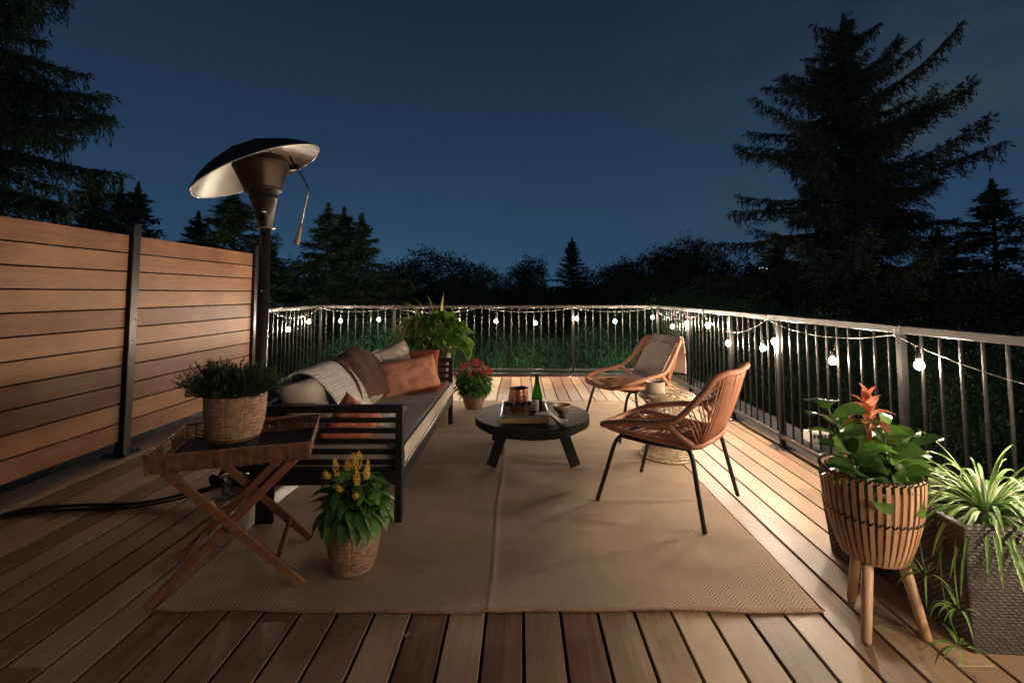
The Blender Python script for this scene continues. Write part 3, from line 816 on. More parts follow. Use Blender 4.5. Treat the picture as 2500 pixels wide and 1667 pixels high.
def brown(a, b):
    s = 0.06+0.62*a+0.10*b*a
    y = 3.36+0.70*b - 0.05*a+0.03*math.sin(a*5+b*3)
    x_, z_ = drape_profile(s)
    bl = 0.05*math.exp(-((b-0.65)/0.28)**2)*math.exp(-((a-0.28)/0.22)**2)
    fold = 0.012*math.sin(b*17+a*3)*(0.3+a)+0.010*noise.noise(Vector((a*5, b*7, 2)))+0.006*noise.noise(Vector((a*14, b*18, 4)))
    edge = 0.02*noise.noise(Vector((b*6, a*4, 9)))
    return (x_+0.010+fold*0.6+bl*0.4, y+edge, z_+0.014+fold*0.5+bl)
mb = MB(); mb.sheet(brown, 90, 80)
tag(mb.build('velvet_throw', 'brown_throw', None, True, solid=0.006), 'dark brown velvet throw draped over the middle of the sofa back', 'throw')
def rusty(a, b):
    x_ = -0.99+0.31*a; y = 4.02+0.30*b+0.08*a
    z_ = 0.420+0.014*(1-abs(2*b-1)**2)*(1-abs(2*a-1)**4)+0.010*abs(noise.noise(Vector((a*9, b*7, 1))))+0.008*abs(math.sin(b*26+a*5))
    return (x_+0.02*noise.noise(Vector((b*8, 1, 1))), y+0.03*noise.noise(Vector((a*5, 3, 1))), z_)
mb = MB(); mb.sheet(rusty, 60, 60)
ru = mb.build('fringed_throw', 'rust', None, True, solid=0.005); tag(ru, 'rust red fringed throw crumpled on the seat below the orange cushion', 'throw')
mb = MB()
for i in range(40):
    a_ = i/39; p = rusty(a_, 0); mb.tube([p, (p[0]+rr.uniform(-0.01, 0.01), p[1]-0.02, 0.424), (p[0]+rr.uniform(-0.02, 0.02), p[1]-0.05, 0.420)], [0.003, 0.003, 0.002], 5)
mb.build('fringe', 'rust', ru)

# ------------------------------------------------------------------ coffee table and what stands on it
cx, cy, TZ = 0.094, 3.77, 0.305
t = thing('coffee_table', 'low round black slatted wooden coffee table on four splayed legs', 'table', (cx, cy, 0))
mb = MB(); Rt = 0.445; nsl = 11; wsl = 2*Rt/nsl
for i in range(nsl):
    y0 = -Rt+i*wsl+0.002; y1 = -Rt+(i+1)*wsl-0.002
    ys = [y0+(y1-y0)*k/6 for k in range(7)]
    ring_ = [(math.sqrt(max(0.0004, Rt*Rt-y*y)), y) for y in ys]+[(-math.sqrt(max(0.0004, Rt*Rt-y*y)), y) for y in ys[::-1]]
    n = len(ring_); vs = [(cx+x_, cy+y, TZ-0.004 if k in () else TZ) for k, (x_, y) in enumerate(ring_)]+[(cx+x_, cy+y, TZ-0.058) for x_, y in ring_]
    mb.add(vs, [tuple(range(n))[::-1][::-1], tuple(range(n, 2*n))[::-1]]+[(k, k+n, (k+1) % n+n, (k+1) % n) for k in range(n)])
mb.build('top', 'blackwood', t)
mb = MB(); mb.lathe([(Rt-0.055, TZ-0.062), (Rt-0.055, TZ-0.090), (Rt-0.085, TZ-0.090), (Rt-0.085, TZ-0.062)], 48, xf((cx, cy, 0))); mb.build('apron', 'blackwood', t)
for sx in (-1, 1):
    for sy in (-1, 1):
        a_ = Vector((cx+sx*0.215, cy+sy*0.235, TZ-0.06)); b_ = Vector((cx+sx*0.300, cy+sy*0.315, 0.013))
        mb = MB(); mb.bar(b_, a_, 0.075, 0.05, up=(sx*0.2, sy, 0), bev=0.004)
        mb.v = [(x_, y_, max(0.0125, z_)) for x_, y_, z_ in mb.v]
        mb.build('leg', 'blackwood', t)
# serving tray
tx0, tx1, ty0, ty1 = -0.145, 0.212, 3.49, 3.98
t = thing('serving_tray', 'rectangular wooden serving tray with metal trim on the coffee table', 'tray', ((tx0+tx1)/2, (ty0+ty1)/2, TZ))
mb = MB(); z0 = TZ+0.001
mb.box(tx0+0.01, ty0+0.01, z0, tx1-0.01, ty1-0.01, z0+0.010)
mb.box(tx0, ty0, z0, tx1, ty0+0.0095, z0+0.048, None, 0.001); mb.box(tx0, ty1-0.0095, z0, tx1, ty1, z0+0.048, None, 0.001)
mb.box(tx0, ty0+0.0105, z0, tx0+0.0095, ty1-0.0105, z0+0.048, None, 0.001); mb.box(tx1-0.0095, ty0+0.0105, z0, tx1, ty1-0.0105, z0+0.048, None, 0.001)
mb.build('tray_body', 'traywood', t)
mb = MB()
for (a, b) in (((tx0, ty0+0.0045), (tx1, ty0+0.0045)), ((tx0, ty1-0.0045), (tx1, ty1-0.0045)), ((tx0+0.0045, ty0+0.012), (tx0+0.0045, ty1-0.012)), ((tx1-0.0045, ty0+0.012), (tx1-0.0045, ty1-0.012))):
    mb.bar((a[0], a[1], z0+0.051), (b[0], b[1], z0+0.051), 0.013, 0.004, bev=0.001)
mb.box(tx0-0.001, ty0-0.0015, z0+0.036, tx1+0.001, ty0-0.0003, z0+0.049)
for k in range(4): mb.lathe([(0.004, 0), (0.003, 0.003)], 8, xf((tx0+0.03+k*0.1, ty0-0.0015, z0+0.043), PI/2), False, True)
mb.build('metal_trim', 'steel', t)
zt = z0+0.011
# ice bucket
t = thing('ice_bucket', 'hammered copper ice bucket on the wooden tray', 'bucket', (-0.010, 3.82, zt))
def ham(r, z, a, i, k): return r+0.0012*math.sin(i*1.6)*math.cos(k*0.9+(i//2)*0.8)
prof = [(0.072+0.002*math.sin(i/30*PI), 0.176*i/30) for i in range(31)]
mb = MB(); mb.lathe([(0.02, 0.0)]+prof, 72, xf((-0.010, 3.82, zt)), True, False, ham); bk = mb.build('bucket_wall', 'copper', t, True)
mb = MB(); mb.lathe([(0.069, 0.176), (0.069, 0.02), (0.01, 0.015)], 48, xf((-0.010, 3.82, zt)), False, True); mb.build('liner', 'dark_in', t, True)
mb = MB(); mb.tube([(-0.010+0.0735*math.cos(a), 3.82+0.0735*math.sin(a), zt+0.178) for a in [2*PI*k/48 for k in range(48)]], 0.0035, 6, True); mb.build('rim', 'copper', t, True)
# bottle
bx, by = 0.130, 3.70
t = thing('wine_bottle', 'green glass sparkling wine bottle standing on the tray', 'bottle', (bx, by, zt))
mb = MB(); bp = [(0.005, 0.012), (0.03, 0.004), (0.037, 0.0), (0.0415, 0.006), (0.042, 0.05), (0.042, 0.135), (0.039, 0.158), (0.030, 0.19), (0.021, 0.222), (0.0165, 0.25), (0.0155, 0.285), (0.0175, 0.288), (0.0175, 0.298), (0.014, 0.302), (0.012, 0.300), (0.0115, 0.25), (0.018, 0.222), (0.027, 0.19), (0.036, 0.155), (0.039, 0.13), (0.039, 0.012), (0.01, 0.016)]
mb.lathe(bp, 36, xf((bx, by, zt)), True, True); mb.build('glass_body', 'green_glass', t, True)
mb = MB()
mb.sheet(lambda a, b: (bx+0.0426*math.cos(rad(165+120*a)), by+0.0426*math.sin(rad(165+120*a)), zt+0.035+0.085*b), 20, 2); mb.build('label_paper', 'label', t, True, solid=0.0005)
mb = MB(); mb.lathe([(0.005, 0.017), (0.038, 0.014), (0.038, 0.10), (0.005, 0.101)], 28, xf((bx, by, zt)), True, True)
mb.build('contents', simple('dark_wine', (0.01, 0.03, 0.008), 0.3), t, True)
# glasses
gr = 'stemless glasses on the tray'
gl = [(-0.085, 3.60, 'leftmost clear stemless glass in front of the copper bucket'), (-0.010, 3.585, 'middle clear stemless glass in front of the copper bucket'), (0.050, 3.64, 'rightmost clear stemless glass, between copper bucket and bottle')]
g0 = None
for gx, gy, lb in gl:
    mb = MB(); mb.lathe([(0.004, 0.004), (0.026, 0.0), (0.033, 0.02), (0.037, 0.045), (0.034, 0.085), (0.0325, 0.105), (0.0312, 0.105), (0.0325, 0.085), (0.0355, 0.045), (0.031, 0.022), (0.024, 0.008), (0.004, 0.010)], 32, None, True, True)
    if g0 is None: g0 = mb.build('drinking_glass', 'clear_glass', None, True); o = g0
    else: o = g0.copy(); C.objects.link(o)
    o.location = (gx, gy, zt); tag(o, lb, 'glass', gr)
# bowl
mb = MB(); mb.lathe([(0.005, 0.003), (0.022, 0.0), (0.028, 0.002), (0.029, 0.012), (0.045, 0.022), (0.063, 0.042), (0.071, 0.068), (0.0725, 0.078), (0.069, 0.079), (0.065, 0.066), (0.056, 0.042), (0.035, 0.024), (0.004, 0.018)], 48, xf((0.325, 3.74, TZ+0.0005)), True, True)
tag(mb.build('bowl', 'ceramic', None, True), 'small ochre glazed bowl beside the tray on the coffee table', 'bowl')
# napkin
def nap(a, b):
    x_ = 0.10+0.235*a+0.02*b; y_ = 3.50+0.14*(b-0.5)*(0.35+a)-0.045*a
    base = TZ+0.058 if x_ < 0.22 else TZ+0.058-0.052*min(1, (x_-0.22)/0.07)
    f = 0.012*math.sin(b*15+a*2)*(0.3+0.7*a)
    return (x_, y_, base+0.010+f+0.004*noise.noise(Vector((a*6, b*6, 2))))
mb = MB(); mb.sheet(nap, 30, 50)
tag(mb.build('napkin', 'linen', None, True, solid=0.003), 'crumpled white linen napkin hanging over the tray front right corner', 'napkin')

# ------------------------------------------------------------------ rope chairs
def ribbed(pts, r, step=0.0035, n=8, closed=False):
    p = resample(pts+([pts[0]] if closed else []), step)
    if closed: p = p[:-1]
    rs = [r*(1.0 if i % 2 else 0.84) for i in range(len(p))]
    mb = MB(); mb.tube(p, rs, n, closed); return mb
def make_chair(label, loc, rz):
    # local: +x is forward, +y is the sitter's left
    t = thing('rope_chair', label, 'chair', loc, rz, 'terracotta rope armchairs', world=False)
    for sy in (1, -1):
        for nm, foot, top in (('f', (0.317, 0.30), (0.20, 0.262)), ('r', (-0.317, 0.30), (-0.235, 0.245))):
            f = Vector((foot[0], foot[1]*sy, 0.012)); tp = Vector((top[0], top[1]*sy, 0.398))
            d = (tp-f); 
            mb = MB(); mb.tube(smooth_path([f, f+d*0.5, f+d*0.90, tp+Vector((-0.03 if nm == 'f' else 0.02, 0, 0.012))], 5), 0.0125, 10)
            mb.build('leg', 'black_metal', t, True)
    mb = MB()
    for sy in (1, -1): mb.tube([(0.18, 0.262*sy, 0.408), (0.0, 0.255*sy, 0.398), (-0.215, 0.245*sy, 0.402)], 0.0115, 10)
    mb.tube([(-0.215, 0.245, 0.402), (-0.225, 0, 0.40), (-0.215, -0.245, 0.402)], 0.0115, 10)
    mb.tube([(0.17, 0.262, 0.408), (0.19, 0, 0.40), (0.17, -0.262, 0.408)], 0.0115, 10)
    mb.build('under_frame', 'black_metal', t, True)
    # big loop: front edge, arms, back
    half = [(0.335, 0.12, 0.435), (0.325, 0.20, 0.438), (0.290, 0.262, 0.455), (0.22, 0.292, 0.478), (0.05, 0.308, 0.512), (-0.10, 0.308, 0.535), (-0.17, 0.300, 0.560), (-0.225, 0.286, 0.61),
            (-0.30, 0.270, 0.70), (-0.362, 0.256, 0.785), (-0.392, 0.236, 0.812), (-0.418, 0.195, 0.822), (-0.424, 0.12, 0.818)]
    loop = [Vector((0.338, 0, 0.428))]+[Vector(p) for p in half]+[Vector((-0.426, 0, 0.812))]+[Vector((x, -y, z)) for x, y, z in half[::-1]]
    lp = smooth_path(loop, 8, True)
    ribbed(lp, 0.019, 0.004, 10, True).build('arm_loop', 'terra', t, True)
    # seat frame ring
    sh = [(0.325, 0.14, 0.432), (0.29, 0.225, 0.44), (0.20, 0.262, 0.437), (0.0, 0.258, 0.425), (-0.20, 0.250, 0.418), (-0.262, 0.225, 0.420), (-0.285, 0.14, 0.425)]
    seat = [Vector((0.335, 0, 0.425))]+[Vector(p) for p in sh]+[Vector((-0.29, 0, 0.425))]+[Vector((x, -y, z)) for x, y, z in sh[::-1]]
    sl = smooth_path(seat, 8, True)
    ribbed(sl, 0.017, 0.004, 8, True).build('seat_ring', 'terra', t, True)
    for sy in (1, -1):
        ribbed(smooth_path([(-0.12, 0.303*sy, 0.535), (-0.18, 0.285*sy, 0.48), (-0.245, 0.245*sy, 0.425)], 8), 0.017, 0.004, 8).build('arm_strut', 'terra', t, True)
    # woven ropes
    def ring_at(path, key, val, pos):
        c = [p for p in path if pos(p)]
        return min(c, key=lambda p: abs(p[key]-val))
    mb = MB(); rc = random.Random(5)
    for i in range(-13, 14):                                   # fore-and-aft seat ropes
        y = i*0.018
        a = ring_at(sl, 1, y, lambda p: p.x > 0.2); b = ring_at(sl, 1, y*0.92, lambda p: p.x < -0.15)
        pts = [a.lerp(b, k/8)-Vector((0, 0, 0.045*math.sin(PI*k/8)*(1-(abs(y)/0.27)**2)-0.006*math.sin(k*2+i))) for k in range(9)]
        for o_ in (-0.003, 0.003): mb.tube([p+Vector((0, o_, 0.0)) for p in pts], 0.0044, 5)
    for j in range(16):                                        # crossing seat ropes
        x = -0.22+j*0.032
        a = ring_at(sl, 0, x, lambda p: p.y > 0.1); b = ring_at(sl, 0, x+0.03*math.sin(j), lambda p: p.y < -0.1)
        pts = [a.lerp(b, k/8)-Vector((0, 0, 0.047*math.sin(PI*k/8)*(1-(abs(x-0.03)/0.36)**2)+0.006*math.sin(k*2+j))) for k in range(9)]
        mb.tube(pts, 0.0046, 5)
    mb.build('seat_weave', 'terra', t, True)
    mb = MB()
    tops = [p for p in lp if p.x < -0.20 and p.z > 0.56]
    def btop(y): return min([p for p in lp if p.z > 0.72], key=lambda p: abs(p.y-y))
    def bbot(y): return min([p for p in sl if p.x < -0.2], key=lambda p: abs(p.y-y))
    for i in range(-12, 13):
        y = i*0.0175; a = btop(y*1.08); b = bbot(y)
        mid = Vector((-0.014, 0, 0))
        pts = [a.lerp(b, k/6)+mid*math.sin(PI*k/6)*(1-(abs(y)/0.3)**2) for k in range(7)]
        mb.tube(pts, 0.0046, 5)
    for sgn in (1, -1):
        for i in range(11):
            q = i/10
            a = btop(sgn*(0.235-0.42*q)); 
            c = min([p for p in lp if p.y*sgn < 0 and -0.36 < p.x < -0.15 and p.z < 0.78], key=lambda p: abs(p.z-(0.57+0.20*(1-q)))) if i < 6 else bbot(-sgn*(0.22-0.30*(q-0.6)/0.4))
            pts = [a.lerp(c, k/6)+Vector((-0.016, 0, 0))*math.sin(PI*k/6)*0.8+Vector((0.004, 0, 0)) for k in range(7)]
            mb.tube(pts, 0.0046, 5)
        for i in range(6):                                     # side triangle between arm and seat
            a = min([p for p in lp if p.y*sgn > 0.2], key=lambda p: (p-Vector((-0.20-0.02*i, 0.285*sgn, 0.60+0.03*i))).length)
            b = bbot(sgn*(0.22-0.02*i)); mb.tube([a, a.lerp(b, 0.5)+Vector((-0.01, 0, 0)), b], 0.0038, 5)
    mb.build('back_weave', 'terra', t, True)
    return t
chair = make_chair('near terracotta rope armchair with bare seat at the front right edge of the rug', (0.8975, 2.93, 0.0), math.atan2(0.634, -0.773))
dup(chair, (1.0, 4.40, 0.0), math.atan2(-0.39, -0.92), 'far terracotta rope armchair with a blanket over its back', 'terracotta rope armchairs')
# blanket over the far chair's back
Mch = Matrix.Translation((1.0, 4.40, 0)) @ Matrix.Rotation(math.atan2(-0.39, -0.92), 4, 'Z')
def blk(a, b):
    y = 0.20-0.385*b
    P = [(-0.155, 0.465), (-0.235, 0.56), (-0.325, 0.70), (-0.405, 0.805), (-0.437, 0.843), (-0.472, 0.835), (-0.492, 0.75), (-0.500, 0.62), (-0.505, 0.50)]
    f = a*(len(P)-1); i = min(len(P)-2, int(f)); f -= i
    x_ = P[i][0]*(1-f)+P[i+1][0]*f; z_ = P[i][1]*(1-f)+P[i+1][1]*f
    wv = 0.010*math.sin(b*9+a*4)*(abs(a-0.5)*1.6)+0.006*noise.noise(Vector((a*5, b*5, 3)))
    off = 0.02*math.sin(PI*min(1, a*2))
    return tuple(Mch @ Vector((x_+0.004+wv+off*0.4, y*(1+0.12*(0.5-a))+0.02*(0.5-a), z_+0.005)))
mb = MB(); mb.sheet(blk, 64, 30)
bl = mb.build('blanket', 'blanket', None, True, solid=0.005, sub=0); tag(bl, 'folded greige blanket with fringed ends over the back of the far rope chair', 'blanket')
mb = MB()
for i in range(46):
    p = Vector(blk(0, i/45)); q = Mch @ Vector((-0.135, 0, 0.415)); d = (Mch.to_3x3() @ Vector((0.045, rr.uniform(-0.012, 0.012), -0.035)))
    mb.tube([p, p+d*0.5, p+d], [0.003, 0.0025, 0.002], 5)
mb.build('fringe', 'knit', bl)

# ------------------------------------------------------------------ hourglass rattan stool with candle
sxx, syy = 1.13, 3.70
t = thing('rattan_stool', 'hourglass open weave rattan stool between the two rope chairs', 'stool', (sxx, syy, 0))
def hr(z):
    q = (z-0.25)/0.235; return 0.118+0.085*abs(q)**1.7
mb = MB(); rc = random.Random(2)
z = 0.018
while z < 0.455:
    r = hr(z); ph = rc.uniform(0, 6)
    mb.tube([(sxx+(r+0.003*math.sin(8*a+ph))*math.cos(a), syy+(r+0.003*math.sin(8*a+ph))*math.sin(a), z+0.004*math.sin(3*a+ph)) for a in [2*PI*k/48 for k in range(48)]], 0.0038, 5, True)
    z += 0.0125 if rc.random() < 0.7 else 0.019
mb.build('woven_rings', 'rattan', t, True)
mb = MB()
for k in range(22):
    a = 2*PI*k/22; tw = 0.10 if k % 2 else -0.1
    mb.tube([(sxx+(hr(zz)-0.004)*math.cos(a+tw*zz), syy+(hr(zz)-0.004)*math.sin(a+tw*zz), zz) for zz in [0.018+0.44*i/16 for i in range(17)]], 0.0045, 5)
mb.build('stakes', 'rattan', t, True)
mb = MB()
def sp_(i):
    a = i*0.16; r = 0.206-0.196*i/620
    return (sxx+r*math.cos(a), syy+r*math.sin(a), 0.470+0.004*math.sin(i*1.9)+0.004*(1-(r/0.2)**2))
mb.tube([sp_(i) for i in range(620)], [0.0072+0.0018*math.sin(i*1.9+1) for i in range(620)], 6)
mb.build('top', 'rattan', t, True); mb = MB()
mb.tube([(sxx+0.207*math.cos(a), syy+0.207*math.sin(a), 0.462) for a in [2*PI*k/48 for k in range(48)]], 0.009, 6, True)
mb.build('rim', 'rattan', t, True); mb = MB()
mb.tube([(sxx+0.200*math.cos(a), syy+0.200*math.sin(a), 0.0185) for a in [2*PI*k/48 for k in range(48)]], 0.0085, 6, True)
mb.build('base_ring', 'rattan', t, True)
t = thing('candle', 'squat pale concrete candle pot on the rattan stool', 'candle', (1.045, 3.72, 0.482))
mb = MB(); mb.lathe([(0.01, 0.0), (0.070, 0.0), (0.074, 0.004), (0.076, 0.078), (0.074, 0.081), (0.066, 0.081), (0.064, 0.078), (0.064, 0.062)], 40, xf((1.045, 3.72, 0.483)), True, False); mb.build('pot', 'concrete', t, True)
mb = MB(); mb.lathe([(0.004, 0.066), (0.066, 0.064)], 32, xf((1.045, 3.72, 0.483)), True, False)
for k in range(3): mb.tube([(1.045+0.025*math.cos(k*2.1), 3.72+0.025*math.sin(k*2.1), 0.545), (1.045+0.025*math.cos(k*2.1), 3.72+0.025*math.sin(k*2.1)+0.002, 0.562)], 0.002, 5)
mb.build('wax', 'wax', t)

# ------------------------------------------------------------------ wicker tray table on folding legs
tw_, td_ = 0.575, 0.475
to = Vector((-1.243, 2.145, 0)); ta = math.atan2(0.18, 0.529)
t = thing('tray_table', 'brown wicker tray table on folding crossed wooden legs', 'table', to, ta, world=False)
zb, zt2 = 0.55, 0.613
mb = MB(); hw, hd_ = tw_/2, td_/2
mb.box(-hw+0.012, -hd_+0.012, zb, hw-0.012, hd_-0.012, zb+0.006)
mb.build('tray_floor', simple('tray_floor', (0.05, 0.028, 0.02), 0.5, 0, 0.3, 20), t)
mb = MB(); rc = random.Random(8)
corners = [(-hw, -hd_), (hw, -hd_), (hw, hd_), (-hw, hd_)]
for si in range(4):
    a = Vector((*corners[si], 0)); b = Vector((*corners[(si+1) % 4], 0)); d = b-a; L = d.length; d.normalize(); nrm = Vector((d.y, -d.x, 0))
    hole = si in (1, 3)
    nst = int(L/0.034)
    for r_ in range(11):
        z = zb+0.003+r_*0.0062
        pts = []
        for k in range(nst*4+1):
            s_ = L*k/(nst*4); ph = math.pi*s_/(L/nst)
            pts.append(a+d*s_+nrm*(0.0018*math.sin(ph+(PI if r_ % 2 else 0))+0.008*(z-zb)/0.06)+Vector((0, 0, z+rc.uniform(-0.0008, 0.0008))))
        segs = [pts]
        if hole and 3 <= r_ <= 8:
            m0, m1 = int(len(pts)*0.38), int(len(pts)*0.62); segs = [pts[:m0], pts[m1:]]
        for sg in segs: mb.tube(sg, 0.0024, 5)
    for k in range(nst+1):
        s_ = L*k/nst
        if hole and 0.40 < k/nst < 0.60: continue
        for o_ in (-0.0025, 0.0025):
            mb.tube([a+d*(s_+o_)+nrm*(0.002)+Vector((0, 0, zb-0.002)), a+d*(s_+o_)+nrm*0.008+Vector((0, 0, zt2+0.003+0.006))], 0.0022, 5)
    rim = [a+d*(L*k/60)+nrm*0.008+Vector((0, 0, zt2+0.007+0.0015*math.sin(k*1.7))) for k in range(61)]
    mb.tube(rim, 0.0055, 6)
mb.build('wicker_wall', 'wicker', t)
# legs: one pair crosses one way, the other pair the other way
for yy, inner in ((-0.205, 0), (0.205, 0)):
    mb = MB(); mb.bar((-0.235, yy, 0.538), (0.285, yy, 0.018), 0.020, 0.038, up=(0, 1, 0)); 
    mb.v = [(x_, y_, z_) for x_, y_, z_ in mb.v]
def leg(xa, xb, yy):
    mb = MB(); a = Vector((xa, yy, 0.545)); b = Vector((xb, yy, 0.026))
    mb.bar(a, b, 0.034, 0.018, up=(0, 1, 0), bev=0.003)
    return mb
for yy in (-0.20, 0.20): leg(-0.235, 0.275, yy).build('leg', 'stand_wood', t)
for yy in (-0.176, 0.176): leg(0.235, -0.285, yy).build('leg', 'stand_wood', t)
for x_, y_, z_, a_, b_ in ((0.175, 0.187, 0.128, 0.018, 0.03), (-0.18, 0.163, 0.128, 0.018, 0.03), (-0.225, 0.24, 0.541, 0.03, 0.014), (0.225, 0.24, 0.541, 0.03, 0.014)):
    mb = MB(); mb.bar((x_, -y_, z_), (x_, y_, z_), a_, b_); mb.build('stretcher', 'stand_wood', t)
mb = MB()
for yy in (-0.2105, 0.2105): mb.lathe([(0.007, 0), (0.007, 0.003), (0.004, 0.005)], 10, xf((0.0, yy, 0.295), PI/2 if yy < 0 else -PI/2), False, True)
mb.build('pivot_bolt', 'steel', t, True)

# ------------------------------------------------------------------ plants
def basket(cx_, cy_, z0, r0, r1, h, mat='jute', cols=54, rows=15, amp=0.0035, seams=True, band=None, squash=1.0):
    mb = MB(); n = cols*4; pr = []
    for i in range(rows*4+1):
        s_ = i/(rows*4); r = r0+(r1-r0)*s_+0.012*math.sin(PI*s_); pr.append((r, z0+h*s_))
    def fn(r, z, a, i, k):
        row = i//4; ph = i/4*PI
        base = abs(math.sin(ph))
        tw = math.sin(k/4*2*PI*0.5*2+(i % 4)*0.9*(1 if row % 2 else -1))
        rr_ = r+amp*(base*0.9+0.6*tw*base)
        if seams and (k % (n//10)) < 2: rr_ -= amp*0.6
        return rr_
    mb.lathe(pr, n, xf((cx_, cy_, 0)), True, False, fn)
    return mb
def soil_disc(cx_, cy_, z, r):
    mb = MB(); mb.lathe([(0.003, z+0.004), (r*0.6, z+0.002), (r, z-0.004)], 24, xf((cx_, cy_, 0)), True, False); return mb
def leaf_blade(mb, p, d, L, W, up=(0,0,1), droop=0.5, n=6, cup=0.25, shape='ovate', twist=0.0, fold=0.0):
    "one leaf: midrib curve from p along d, drooping; two halves slightly cupped"
    d = Vector(d).normalized(); p = Vector(p); upv = Vector(up)
    side = d.cross(upv)
    if side.length < 0.05: side = d.cross(Vector((1, 0.3, 0)))
    side.normalize()
    if twist: side = Matrix.Rotation(twist, 3, d) @ side
    vs = []; fs = []; pos = p.copy(); dd = d.copy()
    for i in range(n+1):
        s_ = i/n
        if shape == 'ovate': w = W*math.sin(PI*min(1, s_**0.75*0.97+0.03))*1.0
        elif shape == 'strap': w = W*min(1, 0.45+s_*3)*(1-s_**3)
        elif shape == 'heart': w = W*(math.sin(PI*min(1, s_**0.55)))**0.85
        elif shape == 'fig': w = W*(0.30+0.70*s_**1.3)*math.sqrt(max(0, 1-s_**5))*(0.25+0.75*min(1, s_*5))
        else: w = W*(1-s_)
        w = max(w, 0.0004); nrm = side.cross(dd).normalized()
        vs += [pos-side*w*0.5+nrm*cup*w*0.5, pos, pos+side*w*0.5+nrm*cup*w*0.5]
        pos = pos+dd*(L/n); dd = (dd+Vector((0, 0, -droop/n))).normalized()
    for i in range(n):
        a = i*3; fs += [(a, a+1, a+4, a+3), (a+1, a+2, a+5, a+4)]
    mb.add(vs, fs)
def rdir(rc, lo, hi):
    a = rc.uniform(0, 2*PI); e = rad(rc.uniform(lo, hi)); return Vector((math.cos(a)*math.cos(e), math.sin(a)*math.cos(e), math.sin(e)))

# rosemary pot on the tray table
px_, py_ = -1.290, 2.150
t = thing('potted_plant', 'dark green rosemary bush in a woven basket pot on the tray table', 'potted plant', (px_, py_, 0.557))
bo = basket(px_, py_, 0.560, 0.086, 0.122, 0.235).build('basket', 'jute', t, True)
mb = MB(); mb.lathe([(0.0905, 0.5585), (0.0955, 0.575), (0.1005, 0.600)], 60, xf((px_, py_, 0)), True, False, lambda r, z, a, i, k: r+0.003+0.002*math.sin(k*1.5)); sub(mb, 'base_band', 'jute_dark', bo, t, smooth=True)
soil_disc(px_, py_, 0.775, 0.118).build('soil', 'soil', t)
mb = MB(); ms = MB(); rc = random.Random(4)
for k in range(500):
    a = rc.uniform(0, 2*PI); r = 0.10*math.sqrt(rc.random())
    b = Vector((px_+r*math.cos(a), py_+r*math.sin(a), 0.775))
    out = Vector((math.cos(a), math.sin(a), 0))*(r/0.10)
    L = rc.uniform(0.08, 0.15)*(1.15 if out.x < -0.3 else 1)
    d = (out*rc.uniform(0.4, 1.0)+Vector((rc.uniform(-0.3, 0.3), rc.uniform(-0.3, 0.3), rc.uniform(0.5, 1.1)))).normalized()
    pts = []; p = b.copy(); dd = d.copy()
    ns = 10
    for i in range(ns+1):
        pts.append(p.copy()); p += dd*(L/ns); dd = (dd+Vector((0, 0, -0.06 if out.length > 0.7 else 0.03))).normalized()
    ms.tube(pts, 0.0013, 4)
    for i in range(2, ns+1):
        for q in range(8):
            v = rdir(rc, -30, 60); dr = (v+(pts[i]-pts[i-1]).normalized()*0.9).normalized()
            leaf_blade(mb, pts[i], dr, rc.uniform(0.016, 0.028), 0.0030, droop=0.1, n=2, shape='taper', cup=0)
mb.build('foliage', 'leaf_needle', t); ms.build('stems', 'stem', t)

